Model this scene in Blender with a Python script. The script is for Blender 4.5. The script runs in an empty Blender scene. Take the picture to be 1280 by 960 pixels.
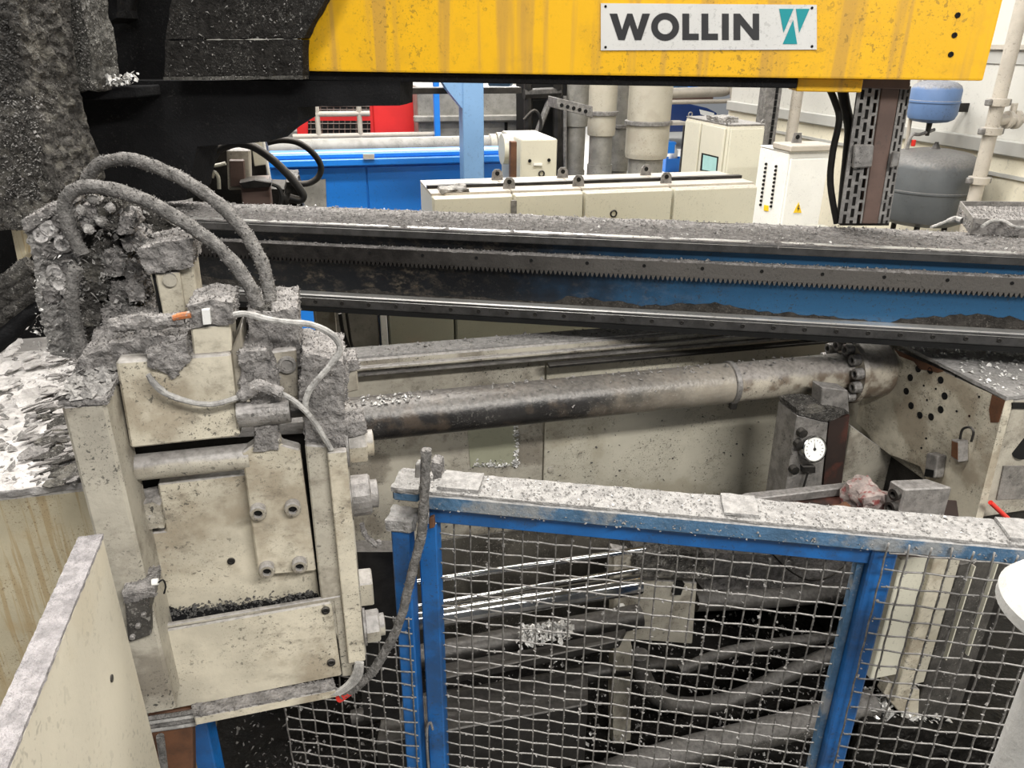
import bpy, bmesh, math, random
from mathutils import Vector, Matrix, noise
random.seed(7)
scene = bpy.context.scene
COL = scene.collection
# ------------------------------------------------------------------ camera
FPX, PITCH, ROLL = 960.0, math.radians(24), math.radians(0.5)
CAMP = Vector((0, 0, 2.7))
ROT = Matrix.Rotation(math.radians(90) - PITCH, 3, 'X') @ Matrix.Rotation(ROLL, 3, 'Z')
cd = bpy.data.cameras.new('camera'); cam = bpy.data.objects.new('camera', cd); COL.objects.link(cam)
cd.sensor_width = 36.0; cd.lens = 36.0 * FPX / 1280.0; cd.clip_start = 0.05; cd.clip_end = 200
cam.matrix_world = Matrix.Translation(CAMP) @ ROT.to_4x4()
scene.camera = cam
# ------------------------------------------------------------------ world, lamps, exposure
w = bpy.data.worlds.new('hall_light'); scene.world = w; w.use_nodes = True
w.node_tree.nodes['Background'].inputs[0].default_value = (0.92, 0.96, 1.0, 1)
w.node_tree.nodes['Background'].inputs[1].default_value = 0.20
def lamp(loc, target, size, power, col=(1.0, 0.97, 0.92), sy=None):
    l = bpy.data.lights.new('hall_and_fill_lamp', 'AREA'); l.energy = power; l.color = col
    l.shape = 'RECTANGLE'; l.size = size; l.size_y = sy or size
    o = bpy.data.objects.new('hall_and_fill_lamp', l); COL.objects.link(o)
    o.location = loc; o.rotation_euler = (Vector(target) - Vector(loc)).to_track_quat('-Z', 'Y').to_euler()
    return o
for k, (ls, ld, lz, pw) in enumerate(((1.5, -2.0, 5.0, 360), (-1.4, 0.9, 6.0, 140), (1.4, 3.2, 6.0, 250), (-0.8, 4.6, 6.4, 190), (0.8, 6.2, 6.6, 110), (2.6, 7.6, 6.6, 170), (-1.6, 9.6, 6.6, 230), (2.4, 13.2, 6.6, 500), (4.6, 20.0, 6.6, 900))):  # unseen hall lamps; first lowered to light fronts, fourth added to brighten blue machine
    _u = Vector((math.sin(math.radians(76)), math.cos(math.radians(76)), 0)); _v = Vector((-_u.y, _u.x, 0))
    c = _u * ls + _v * ld + Vector((0, 0, lz))
    o = lamp(c, c - Vector((0, 0, 1)), 3.0, pw, sy=0.5); o.rotation_euler = (0, 0, math.radians(14))
vs = scene.view_settings
vs.view_transform = 'Standard'; vs.look = 'None'; vs.gamma = 1.0; vs.use_curve_mapping = False
vs.exposure = 0.30
# ------------------------------------------------------------------ frames: pixel -> place
def ray(px, py): return ROT @ Vector(((px - 640) / FPX, -(py - 480) / FPX, -1.0))
class Frame:
    def __init__(s, az):
        a = math.radians(az); s.u = Vector((math.sin(a), math.cos(a), 0)); s.v = Vector((-s.u.y, s.u.x, 0))
    def pt(s, a, b, z): return s.u * a + s.v * b + Vector((0, 0, z))
    def co(s, p): return (p.dot(s.u), p.dot(s.v), p.z)
    def onv(s, d, px, py):
        D = ray(px, py); t = (d - CAMP.dot(s.v)) / D.dot(s.v); return CAMP + D * t
    def onu(s, k, px, py):
        D = ray(px, py); t = (k - CAMP.dot(s.u)) / D.dot(s.u); return CAMP + D * t
    def sz(s, d, px, py):
        p = s.onv(d, px, py); return p.dot(s.u), p.z
def onz(z, px, py):
    D = ray(px, py); return CAMP + D * ((z - CAMP.z) / D.z)
MF = Frame(76.0)      # the die casting machine, the cabinets and the building
GF = Frame(98.5)      # the gantry rail and the fence
# ------------------------------------------------------------------ mesh collector
FLUFFY = set()
class MB:
    def __init__(s): s.V = []; s.F = []
    def add(s, vs_, fs): n = len(s.V); s.V += [Vector(v) for v in vs_]; s.F += [tuple(i + n for i in f) for f in fs]; return s
    def box(s, F, a0, a1, b0, b1, z0, z1):
        a0, a1 = sorted((a0, a1)); b0, b1 = sorted((b0, b1)); z0, z1 = sorted((z0, z1))
        P = [F.pt(a, b, z) for z in (z0, z1) for a, b in ((a0, b0), (a1, b0), (a1, b1), (a0, b1))]
        return s.add(P, [(3, 2, 1, 0), (4, 5, 6, 7), (0, 1, 5, 4), (1, 2, 6, 5), (2, 3, 7, 6), (3, 0, 4, 7)])
    def prism(s, pts, vec):
        n = len(pts); vec = Vector(vec); pts = [Vector(p) for p in pts]
        nrm = Vector((0, 0, 0))
        for i in range(n): nrm += pts[i].cross(pts[(i + 1) % n])
        if nrm.dot(vec) > 0: pts = pts[::-1]
        P = pts + [p + vec for p in pts]
        return s.add(P, [tuple(range(n)), tuple(range(2 * n - 1, n - 1, -1))] + [(i, i + n, (i + 1) % n + n, (i + 1) % n) for i in range(n)])
    def cyl(s, p0, p1, r0, r1=None, seg=20, caps=True):
        p0, p1 = Vector(p0), Vector(p1); r1 = r0 if r1 is None else r1
        d = (p1 - p0).normalized(); x = d.orthogonal().normalized(); y = d.cross(x)
        c = [(math.cos(2 * math.pi * i / seg), math.sin(2 * math.pi * i / seg)) for i in range(seg)]
        P = [p0 + (x * a + y * b) * r0 for a, b in c] + [p1 + (x * a + y * b) * r1 for a, b in c]
        fs = [(i, (i + 1) % seg, (i + 1) % seg + seg, i + seg) for i in range(seg)]
        if caps: fs += [tuple(range(seg - 1, -1, -1)), tuple(range(seg, 2 * seg))]
        return s.add(P, fs)
    def lathe(s, p0, axis, prof, seg=28):
        p0 = Vector(p0); d = Vector(axis).normalized(); x = d.orthogonal().normalized(); y = d.cross(x)
        P = []; fs = []; n = len(prof)
        for r, h in prof:
            for i in range(seg):
                t = 2 * math.pi * i / seg; P.append(p0 + d * h + (x * math.cos(t) + y * math.sin(t)) * max(r, 1e-4))
        for k in range(n - 1):
            for i in range(seg): fs.append((k * seg + i, k * seg + (i + 1) % seg, (k + 1) * seg + (i + 1) % seg, (k + 1) * seg + i))
        fs += [tuple(range(seg - 1, -1, -1)), tuple(range((n - 1) * seg, n * seg))]
        return s.add(P, fs)
    def tube(s, path, r, seg=10, sub=4):
        P = [Vector(p) for p in path]
        if sub > 1 and len(P) > 2:
            Q = []
            for i in range(len(P) - 1):
                a, b, c, e = P[max(i - 1, 0)], P[i], P[i + 1], P[min(i + 2, len(P) - 1)]
                for k in range(sub):
                    t = k / sub
                    Q.append(0.5 * ((2 * b) + (c - a) * t + (2 * a - 5 * b + 4 * c - e) * t * t + (3 * b - a - 3 * c + e) * t ** 3))
            Q.append(P[-1]); P = Q
        n = len(P); x = None; vs_ = []; fs = []
        for i in range(n):
            d = (P[min(i + 1, n - 1)] - P[max(i - 1, 0)]).normalized()
            x = d.orthogonal().normalized() if x is None else (x - d * x.dot(d)).normalized()
            y = d.cross(x)
            rr = r[min(int(i * len(r) / n), len(r) - 1)] if isinstance(r, (list, tuple)) else r
            vs_ += [P[i] + (x * math.cos(2 * math.pi * k / seg) + y * math.sin(2 * math.pi * k / seg)) * rr for k in range(seg)]
        for i in range(n - 1):
            fs += [(i * seg + k, i * seg + (k + 1) % seg, (i + 1) * seg + (k + 1) % seg, (i + 1) * seg + k) for k in range(seg)]
        fs += [tuple(range(seg - 1, -1, -1)), tuple(range((n - 1) * seg, n * seg))]
        return s.add(vs_, fs)
    # pixel helpers -------------------------------------------------
    def pq(s, F, d, pix, depth): return s.prism([F.onv(d, x, y) for x, y in pix], F.v * depth)
    def pb(s, F, d, xl, yt, xr, yb, depth):
        xm, ym = (xl + xr) / 2, (yt + yb) / 2
        return s.box(F, F.sz(d, xl, ym)[0], F.sz(d, xr, ym)[0], d, d + depth, F.sz(d, xm, yb)[1], F.sz(d, xm, yt)[1])
    def build(s, name, mat, parent=None, bevel=0.0, seg=1, smooth=False, rough=None, label=None, kind=None, base=None, fluff=0):
        if not s.V: return None
        lo = Vector([min(v[i] for v in s.V) for i in range(3)]); hi = Vector([max(v[i] for v in s.V) for i in range(3)])
        if parent is not None:
            o0 = world_loc(parent)
        else:
            o0 = base or Vector(((lo.x + hi.x) / 2, (lo.y + hi.y) / 2, lo.z))
        me = bpy.data.meshes.new(name); me.from_pydata([v - o0 for v in s.V], [], s.F)
        if bevel or rough:
            bm = bmesh.new(); bm.from_mesh(me)
            if bevel:
                es = [e for e in bm.edges if len(e.link_faces) == 2 and e.calc_face_angle(0) > 0.6]
                bmesh.ops.bevel(bm, geom=es, offset=bevel, segments=seg, affect='EDGES', profile=0.6, clamp_overlap=True)
            if rough:
                amp, cell, sc = rough
                bmesh.ops.remove_doubles(bm, verts=bm.verts, dist=1e-5)
                bmesh.ops.triangulate(bm, faces=bm.faces)
                for _ in range(9):
                    es = [e for e in bm.edges if e.calc_length() > cell * 1.5]
                    if not es: break
                    bmesh.ops.subdivide_edges(bm, edges=es, cuts=1)
                    ng = [f for f in bm.faces if len(f.verts) > 3]
                    if ng: bmesh.ops.triangulate(bm, faces=ng)
                bm.normal_update()
                mv = []
                for v in bm.verts:
                    p = (v.co + o0) * sc
                    h = noise.fractal(p, 0.9, 2.1, 3) * 0.75 + max(0, noise.noise(p * 2.7)) * 0.5
                    mv.append((v, v.normal * (h * amp) + Vector((noise.noise(p * 3 + Vector((9, 0, 0))), noise.noise(p * 3 + Vector((0, 9, 0))), 0)) * amp * 0.35))
                for v, d in mv: v.co += d
                if mat in FLUFFY or fluff:
                    bm.normal_update(); fl = list(bm.faces); tot = sum(f.calc_area() for f in fl); nfl = int(min(14000, tot * (fluff or 26000)))
                    wts = [f.calc_area() for f in fl]
                    for f in random.choices(fl, weights=wts, k=nfl):
                        c = f.calc_center_median(); k = random.choice((.0016, .0022, .0025, .003, .0042)); n = f.normal
                        x = n.orthogonal().normalized(); x = Matrix.Rotation(random.uniform(0, 6.28), 3, n) @ x; y = n.cross(x)
                        tip = c + (x * random.uniform(-.6, .6) + n * random.uniform(.4, 1.0)) * k
                        vv = [bm.verts.new(c - y * k * .4), bm.verts.new(c + y * k * .4 + x * k * .3), bm.verts.new(tip + y * k * .2), bm.verts.new(tip - y * k * .25)]
                        bm.faces.new(vv)
            bm.to_mesh(me); bm.free()
        if smooth:
            me.polygons.foreach_set('use_smooth', [True] * len(me.polygons)); me.set_sharp_from_angle(angle=math.radians(38))
        me.materials.append(mat); me.update()
        o = bpy.data.objects.new(name, me); COL.objects.link(o)
        if parent is not None: o.parent = parent
        else: o.location = o0
        if label: o['label'] = label
        if kind: o['kind'] = kind
        return o
def world_loc(o):
    p = Vector((0, 0, 0))
    while o is not None: p = p + o.location; o = o.parent
    return p
def tag(o, label, cat, group=None):
    o['label'] = label; o['category'] = cat
    if group: o['group'] = group
    return o
def thing(name, label, cat, loc, group=None):
    o = bpy.data.objects.new(name, None); COL.objects.link(o); o.location = loc; o.empty_display_size = 0.05
    return tag(o, label, cat, group)
def flakes(name, n, sample, size, mat, parent, flat=0.5):
    m = MB()
    for _ in range(n):
        p = sample(); 
        if p is None: continue
        k = size * random.choice((0.5, 0.7, 0.7, 1.0, 1.0, 1.6)); a = random.uniform(0, 6.28)
        x = Vector((math.cos(a), math.sin(a), random.uniform(-flat, flat))) * k
        y = Vector((-math.sin(a), math.cos(a), random.uniform(-flat, flat))) * k * random.uniform(0.35, 0.9)
        up = Vector((0, 0, k * random.uniform(0.1, 0.6)))
        m.add([p - x * .5 - y * .5, p + x * .5 - y * .4, p + x * .4 + y * .5, p - x * .3 + y * .5, p + up],
              [(0, 1, 4), (1, 2, 4), (2, 3, 4), (3, 0, 4), (3, 2, 1, 0)])
    return m.build(name, mat, parent, kind='stuff')
def area(F, a0, a1, b0, b1, z): return lambda: F.pt(random.uniform(a0, a1), random.uniform(b0, b1), z + random.uniform(-.001, .002))
# ------------------------------------------------------------------ materials
def mat(name, base, rough=0.6, metal=0.0, var=0.25, vs_=7.0, col2=None, c2=0.0, c2s=4.0, speck=0.0, speck_s=160.0, speck_c=(0.03, 0.028, 0.025),
        dust=0.0, dust_c=(0.30, 0.285, 0.275), bump=0.0, bump_s=90.0, streak=0.0, streak_c=(0.2, 0.1, 0.02), streak_s=9.0, light=0.0, spec=0.5, grime=0.0, grad=None):
    m = bpy.data.materials.new(name); m.use_nodes = True; nt = m.node_tree; N = nt.nodes; L = nt.links
    b = N['Principled BSDF']
    tc = N.new('ShaderNodeTexCoord'); geo = N.new('ShaderNodeNewGeometry')
    def nz(scale, detail=4.0, vec=None, rgh=0.6):
        t = N.new('ShaderNodeTexNoise'); t.inputs['Scale'].default_value = scale; t.inputs['Detail'].default_value = detail; t.inputs['Roughness'].default_value = rgh
        L.new(vec or tc.outputs['Object'], t.inputs['Vector']); return t.outputs['Fac']
    def ramp(src, lo, hi):
        t = N.new('ShaderNodeMapRange'); t.inputs['From Min'].default_value = lo; t.inputs['From Max'].default_value = hi; t.clamp = True
        t.interpolation_type = 'SMOOTHSTEP'; L.new(src, t.inputs['Value']); return t.outputs['Result']
    def mul(a, k):
        t = N.new('ShaderNodeMath'); t.operation = 'MULTIPLY'; L.new(a, t.inputs[0])
        if isinstance(k, (int, float)): t.inputs[1].default_value = k
        else: L.new(k, t.inputs[1])
        return t.outputs[0]
    def mix(fac, a, c):
        t = N.new('ShaderNodeMix'); t.data_type = 'RGBA'; L.new(fac, t.inputs['Factor'])
        if isinstance(a, tuple): t.inputs['A'].default_value = a + (1,)
        else: L.new(a, t.inputs['A'])
        t.inputs['B'].default_value = c + (1,); return t.outputs['Result']
    dk = tuple(c * (1 - var) for c in base)
    col = mix(ramp(nz(vs_), 0.35, 0.65), base, dk)
    if col2: col = mix(mul(ramp(nz(c2s, 6.0), 0.5, 0.62), c2), col, col2)
    if grime:
        mp2 = N.new('ShaderNodeMapping'); mp2.inputs['Scale'].default_value = (1, 1, 1.6); mp2.inputs['Rotation'].default_value = (0.4, 0.7, 0.2); L.new(tc.outputs['Object'], mp2.inputs['Vector'])
        gA = ramp(nz(22.0, 8.0, mp2.outputs['Vector'], .75), 0.47, 0.72); gB = ramp(nz(3.5, 5.0), 0.40, 0.62)
        col = mix(mul(mul(gA, gB), grime), col, (0.115, 0.095, 0.07))
    if grad:
        sx = N.new('ShaderNodeSeparateXYZ'); L.new(tc.outputs['Object'], sx.inputs[0])
        ga_ = N.new('ShaderNodeMath'); ga_.operation = 'ADD'; L.new(sx.outputs['X'], ga_.inputs[0]); L.new(mul(nz(9.0), 0.8), ga_.inputs[1])
        col = mix(ramp(ga_.outputs[0], grad[0] + .4, grad[1] + .4), col, grad[2])
    if streak:
        mp = N.new('ShaderNodeMapping'); mp.inputs['Scale'].default_value = (1, 1, 0.04); L.new(tc.outputs['Object'], mp.inputs['Vector'])
        col = mix(mul(ramp(nz(streak_s, 3.0, mp.outputs['Vector']), 0.50, 0.62), streak), col, streak_c)
    if speck:
        spf = ramp(nz(speck_s, 2.0), 0.61, 0.66); cl = ramp(nz(speck_s * .06, 3.0), 0.38, 0.62)
        sp2 = ramp(nz(speck_s * 2.6, 2.0), 0.60, 0.66)
        mx = N.new('ShaderNodeMath'); mx.operation = 'MAXIMUM'; L.new(mul(spf, cl), mx.inputs[0]); L.new(mul(mul(sp2, cl), .7), mx.inputs[1])
        col = mix(mul(mx.outputs[0], speck), col, speck_c)
    rg = None
    if dust:
        sp = N.new('ShaderNodeSeparateXYZ'); L.new(geo.outputs['Normal'], sp.inputs[0])
        ad = N.new('ShaderNodeMath'); ad.operation = 'ADD'; L.new(sp.outputs['Z'], ad.inputs[0])
        L.new(mul(nz(25.0, 5.0), 0.7), ad.inputs[1])
        df = mul(ramp(ad.outputs[0], 0.62, 0.95), dust)
        dc = mix(ramp(nz(70.0, 5.0), 0.35, 0.7), dust_c, tuple(c * 0.55 for c in dust_c))
        t = N.new('ShaderNodeMix'); t.data_type = 'RGBA'; L.new(df, t.inputs['Factor']); L.new(col, t.inputs['A']); L.new(dc, t.inputs['B']); col = t.outputs['Result']
    L.new(col, b.inputs['Base Color'])
    b.inputs['Specular IOR Level'].default_value = spec; b.inputs['Roughness'].default_value = rough; b.inputs['Metallic'].default_value = metal
    if bump:
        bp = N.new('ShaderNodeBump'); bp.inputs['Strength'].default_value = bump; bp.inputs['Distance'].default_value = 0.01
        L.new(nz(bump_s, 5.0), bp.inputs['Height']); L.new(bp.outputs['Normal'], b.inputs['Normal'])
    if light:
        b.inputs['Emission Color'].default_value = base + (1,); b.inputs['Emission Strength'].default_value = light
    return m
K = {}
K['cream'] = mat('cream_paint', (0.56, 0.515, 0.415), .5, var=.22, vs_=9, col2=(0.25, 0.205, 0.145), c2=.7, c2s=4, speck=.75, speck_s=120, dust=.85, bump=.12, bump_s=60, grime=.8)
K['cream_tall'] = mat('stained_cream_paint', (0.55, 0.49, 0.35), .5, var=.16, col2=(0.42, 0.30, 0.15), c2=.4, c2s=6, speck=.8, speck_s=170, speck_c=(.2, .14, .08), dust=.8, dust_c=(.5, .48, .47), streak=.6, streak_c=(.38, .27, .13), streak_s=75, bump=.12, spec=.3)
K['cream_grimy'] = mat('grimy_cream_paint', (0.42, 0.39, 0.325), .5, var=.25, col2=(0.13, 0.11, 0.085), c2=.65, c2s=6, speck=.9, speck_s=120, dust=.9, bump=.15, grime=.7)
K['cream_clean'] = mat('clean_cream_paint', (0.60, 0.58, 0.48), .42, var=.05, vs_=3, speck=.2, speck_s=90, dust=.8, dust_c=(.40, .37, .32))
K['cream_panel'] = mat('machine_guard_paint', (0.50, 0.47, 0.385), .42, var=.16, vs_=3, col2=(0.28, 0.245, 0.175), c2=.55, c2s=2.6, speck=.8, speck_s=120, dust=.8, grime=.6)
K['grey_green'] = mat('grey_green_cabinet_paint', (0.33, 0.33, 0.26), .45, var=.1, vs_=3, speck=.2, speck_s=90, dust=.5)
K['white'] = mat('white_paint', (0.80, 0.80, 0.77), .45, var=.05, speck=.15, speck_s=60, dust=.5, dust_c=(.55, .52, .48))
K['whitish'] = mat('off_white_dusty', (0.50, 0.495, 0.48), .7, var=.12, vs_=30, speck=.3, speck_s=190, bump=.2)
K['dust'] = mat('grey_dust_crust', (0.295, 0.28, 0.27), .95, var=.45, vs_=45, speck=.7, speck_s=120, speck_c=(.09, .085, .08), bump=.9, bump_s=130, spec=.1)
K['dust_light'] = mat('pale_dust', (0.34, 0.33, 0.32), .95, var=.3, vs_=60, speck=.6, speck_s=150, speck_c=(.17, .16, .155), bump=.7, bump_s=170, spec=.1)
K['dust_dark'] = mat('dark_dust_crust', (0.085, 0.08, 0.074), .92, var=.6, vs_=55, col2=(.17, .16, .14), c2=.7, c2s=18, speck=.8, speck_s=130, speck_c=(.30, .29, .27), bump=1.0, bump_s=140, spec=.1)
K['crust_white'] = mat('white_crust', (0.60, 0.575, 0.56), .9, var=.35, vs_=18, col2=(.30, .285, .27), c2=.5, c2s=14, speck=.6, speck_s=90, bump=1.0, bump_s=60, spec=.1)
K['soot'] = mat('black_soot', (0.013, 0.013, 0.014), .85, var=.3, speck=.35, speck_s=110, speck_c=(.06, .058, .055), bump=.5, bump_s=120, spec=.1)
K['scale'] = mat('scaly_soot_crust', (0.030, 0.028, 0.026), .75, var=.5, vs_=50, speck=.9, speck_s=130, speck_c=(.16, .155, .145), bump=1.0, bump_s=150, spec=.1)
K['scale_grey'] = mat('scaly_grey_crust', (0.12, 0.115, 0.105), .7, var=.6, vs_=60, speck=1, speck_s=140, speck_c=(.42, .41, .38), bump=1.0, bump_s=140, spec=.1)
K['flake'] = mat('aluminium_flake', (0.62, 0.61, 0.59), .4, metal=.3, var=.4, vs_=200)
K['flake_grey'] = mat('grey_flake', (0.26, 0.25, 0.24), .85, var=.5, vs_=200, spec=.1)
K['flake_dark'] = mat('dark_flake', (0.10, 0.097, 0.093), .8, var=.5, vs_=200, spec=.1)
K['yellow'] = mat('yellow_paint', (0.80, 0.44, 0.006), .42, var=.06, vs_=3, col2=(.55, .30, .02), c2=.25, c2s=14, speck=.5, speck_s=60, speck_c=(.12, .08, .02), streak=.6, streak_c=(.42, .24, .06), streak_s=12, bump=.05)
K['blue'] = mat('blue_paint', (0.006, 0.105, 0.34), .42, var=.3, vs_=8, col2=(.015, .03, .06), c2=.45, c2s=10, speck=.5, speck_s=110, dust=.9, dust_c=(.38, .37, .36), bump=.1)
K['blue_dusty'] = mat('dusty_blue_paint', (0.055, 0.13, 0.23), .7, var=.3, vs_=12, col2=(.20, .21, .215), c2=.95, c2s=9, speck=.5, speck_s=120, speck_c=(.3, .3, .3), dust=.9, dust_c=(.36, .35, .34), bump=.4)
K['blue_web'] = mat('sooty_blue_paint', (0.008, 0.009, 0.011), .4, var=.3, vs_=5, grad=(-.40, .55, (.020, .075, .155)), grime=.9, speck=.6, speck_s=90, bump=.1, spec=.25)
K['blue_bright'] = mat('bright_blue_paint', (0.012, 0.20, 0.70), .35, var=.06, vs_=2, speck=.2, speck_s=60, dust=.4, dust_c=(.20, .34, .55))
K['blue_pale'] = mat('pale_blue_paint', (0.17, 0.32, 0.55), .45, var=.08, vs_=2, speck=.2, speck_s=40)
K['red'] = mat('red_paint', (0.66, 0.02, 0.018), .4, var=.12, vs_=3)
K['steel'] = mat('polished_rail_steel', (0.085, 0.082, 0.08), .35, metal=.6, var=.4, vs_=20, speck=.5, speck_s=150, bump=.05, bump_s=30)
K['rack'] = mat('dull_rack_steel', (0.022, 0.02, 0.019), .6, metal=.1, var=.4, vs_=25, grad=(-.9, .3, (.088, .082, .076)), speck=.6, speck_s=120, dust=.9, dust_c=(.22, .205, .195), bump=.3, spec=.1)
K['chrome'] = mat('chrome_rod', (0.38, 0.38, 0.375), .14, metal=1.0, var=.5, vs_=9)
K['dark_steel'] = mat('dark_oily_steel', (0.028, 0.026, 0.024), .4, metal=.2, var=.5, vs_=15, speck=.5, speck_s=100, dust=.45, dust_c=(.15, .14, .13), bump=.2, spec=.25)
K['steel_dusty'] = mat('dusty_bare_steel', (0.28, 0.265, 0.25), .5, metal=.35, var=.4, vs_=25, speck=.7, speck_s=110, dust=.9, bump=.3)
K['galv'] = mat('galvanised_steel', (0.24, 0.23, 0.22), .55, metal=.2, var=.45, vs_=30, speck=.8, speck_s=110, bump=.15)
K['brown'] = mat('brown_primer', (0.12, 0.075, 0.06), .6, var=.3, speck=.5, speck_s=60, dust=.4)
K['rust'] = mat('rusty_brown', (0.12, 0.05, 0.022), .7, var=.4, vs_=20, speck=.4)
K['pipe'] = mat('blackened_pipe', (0.055, 0.05, 0.047), .38, metal=.1, var=.5, vs_=10, col2=(.30, .26, .20), c2=.75, c2s=6, speck=.5, speck_s=90, speck_c=(.3, .28, .25), dust=.75, dust_c=(.24, .22, .205), bump=.2)
K['pipe_pale'] = mat('grimy_pale_pipe', (0.42, 0.38, 0.31), .5, var=.35, vs_=9, col2=(.11, .075, .05), c2=.8, c2s=9, speck=.7, speck_s=90, dust=.85, dust_c=(.28, .26, .245), bump=.2)
K['hose'] = mat('dusty_hose', (0.235, 0.225, 0.215), .95, var=.45, vs_=60, speck=.8, speck_s=150, speck_c=(.08, .075, .07), bump=1.0, bump_s=160, spec=.1)
K['cable'] = mat('dusty_grey_cable', (0.36, 0.35, 0.335), .8, var=.4, vs_=40, speck=.6, speck_s=120, speck_c=(.12, .11, .1), bump=.5)
K['rubber'] = mat('black_rubber', (0.018, 0.017, 0.016), .55, var=.4, vs_=12, dust=.35, dust_c=(.16, .14, .12), spec=.25)
K['black'] = mat('black', (0.012, 0.012, 0.012), .6, var=.2, spec=.1)
K['sign'] = mat('sign_plate_grey', (0.66, 0.655, 0.635), .4, var=.08, vs_=4, speck=.2, speck_s=60)
K['letter'] = mat('dark_lettering', (0.02, 0.02, 0.022), .5, var=.1)
K['teal'] = mat('teal_print', (0.0, 0.26, 0.29), .45, var=.06)
K['vessel_grey'] = mat('dusty_grey_vessel', (0.085, 0.092, 0.098), .5, var=.2, vs_=4, speck=.4, speck_s=60, dust=.6, dust_c=(.17, .16, .15))
K['vessel_blue'] = mat('dusty_blue_vessel', (0.10, 0.175, 0.34), .5, var=.15, vs_=4, speck=.3, speck_s=60, dust=.8, dust_c=(.26, .25, .24))
K['duct'] = mat('beige_duct', (0.42, 0.39, 0.32), .5, var=.12, vs_=4, col2=(.28, .245, .19), c2=.4, c2s=3, speck=.35, speck_s=60)
K['duct_grey'] = mat('grey_duct', (0.27, 0.26, 0.235), .5, var=.3, vs_=9, speck=.5, speck_s=60)
K['wall_grey'] = mat('grey_wall_paint', (0.56, 0.55, 0.51), .7, var=.06, vs_=1.5, speck=.2, speck_s=25)
K['wall_cream'] = mat('cream_wall_paint', (0.74, 0.69, 0.55), .7, var=.08, vs_=1.5, speck=.2, speck_s=25)
K['wall_stripe'] = mat('darker_grey_wall_paint', (0.40, 0.395, 0.37), .7, var=.06)
K['conduit'] = mat('beige_conduit', (0.46, 0.42, 0.36), .5, var=.15, speck=.4, speck_s=60, dust=.4)
K['floor'] = mat('stained_concrete', (0.22, 0.21, 0.20), .75, var=.3, vs_=2, col2=(.06, .056, .052), c2=.6, c2s=1.2, bump=.2)
K['grime_floor'] = mat('oily_swarf_floor', (0.012, 0.011, 0.010), .5, var=.5, vs_=12, speck=.5, speck_s=60, speck_c=(.09, .085, .08), bump=.8, bump_s=50, spec=.1)
K['floor_pale'] = mat('pale_floor_paint', (0.70, 0.70, 0.69), .5, var=.08, vs_=1)
K['glass'] = mat('screen_glass', (0.22, 0.42, 0.42), .15, var=.15, vs_=6)
K['screen'] = mat('pale_teal_screen', (0.30, 0.50, 0.48), .25, var=.2, vs_=6, light=.25)
K['gauge'] = mat('white_dial', (0.85, 0.85, 0.82), .4, var=.05)
K['warn'] = mat('warning_yellow', (0.85, 0.55, 0.01), .45, var=.05)
K['orange'] = mat('dusty_orange_plastic', (0.45, 0.15, 0.05), .7, var=.5, vs_=60, col2=(.25, .24, .22), c2=.8, c2s=60)
K['red_plastic'] = mat('red_plastic', (0.70, 0.03, 0.02), .4, var=.1)
K['rag'] = mat('stained_rag', (0.36, 0.30, 0.28), .9, var=.4, vs_=40, col2=(.20, .03, .028), c2=.9, c2s=30, bump=.5)
K['window'] = mat('olive_window_sheet', (0.30, 0.30, 0.22), .3, var=.08, speck=.2, speck_s=50)
K['navy'] = mat('navy_car_paint', (0.012, 0.035, 0.14), .2, var=.1)
K['car_glass'] = mat('dark_car_glass', (0.02, 0.025, 0.03), .08, var=.1)

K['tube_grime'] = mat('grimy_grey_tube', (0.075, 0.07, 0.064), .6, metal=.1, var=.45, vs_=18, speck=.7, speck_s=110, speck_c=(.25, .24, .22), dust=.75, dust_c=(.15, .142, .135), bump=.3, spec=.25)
K['guard_dark'] = mat('darker_guard_paint', (0.10, 0.092, 0.078), .45, var=.35, vs_=6, col2=(.03, .027, .023), c2=.7, c2s=5, speck=.8, speck_s=110, speck_c=(.25, .23, .2), bump=.2, spec=.25)
K['crust_grey_white'] = mat('mixed_grey_crust', (0.40, 0.385, 0.37), .9, var=.5, vs_=30, speck=.8, speck_s=90, speck_c=(.08, .075, .07), bump=1.0, bump_s=80, spec=.1)

K['highlight_steel'] = mat('bright_highlight_steel', (0.80, 0.79, 0.77), .36, metal=.8, var=.25, vs_=4, speck=.3, speck_s=60)

K['rag_grey'] = mat('grey_cloth', (0.30, 0.29, 0.275), .9, var=.4, vs_=30, col2=(.07, .065, .06), c2=.8, c2s=20, bump=.5)

K['wire'] = mat('dull_dusty_wire', (0.17, 0.162, 0.152), .7, metal=.1, var=.5, vs_=60, speck=.6, speck_s=140, dust=.8, dust_c=(.30, .29, .28), spec=.2)

K['pipe_run'] = mat('soot_to_pale_pipe', (0.03, 0.028, 0.027), .36, metal=.1, var=.5, vs_=10, grad=(-.10, .70, (.34, .305, .25)), col2=(.10, .075, .055), c2=.6, c2s=8, speck=.5, speck_s=90, speck_c=(.3, .28, .25), dust=.6, dust_c=(.22, .205, .19), bump=.2)
K['web_grime'] = mat('brown_black_grime', (0.045, 0.041, 0.037), .85, var=.5, vs_=30, speck=.7, speck_s=130, speck_c=(.11, .1, .09), bump=.8, bump_s=120, spec=.1)
K['dark_rust'] = mat('dark_rusty_brown', (0.022, 0.011, 0.008), .7, var=.5, vs_=14, col2=(.07, .02, .012), c2=.8, c2s=7)
K['cream_panel2'] = mat('smooth_cream_panel', (0.56, 0.52, 0.425), .5, var=.12, vs_=3, speck=.35, speck_s=40, col2=(.45, .39, .28), c2=.3, c2s=4, bump=.05)
K['dust_mauve'] = mat('wet_grey_dust', (0.33, 0.31, 0.315), .7, var=.4, vs_=50, speck=.6, speck_s=150, speck_c=(.14, .13, .13), bump=.9, bump_s=130)

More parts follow.
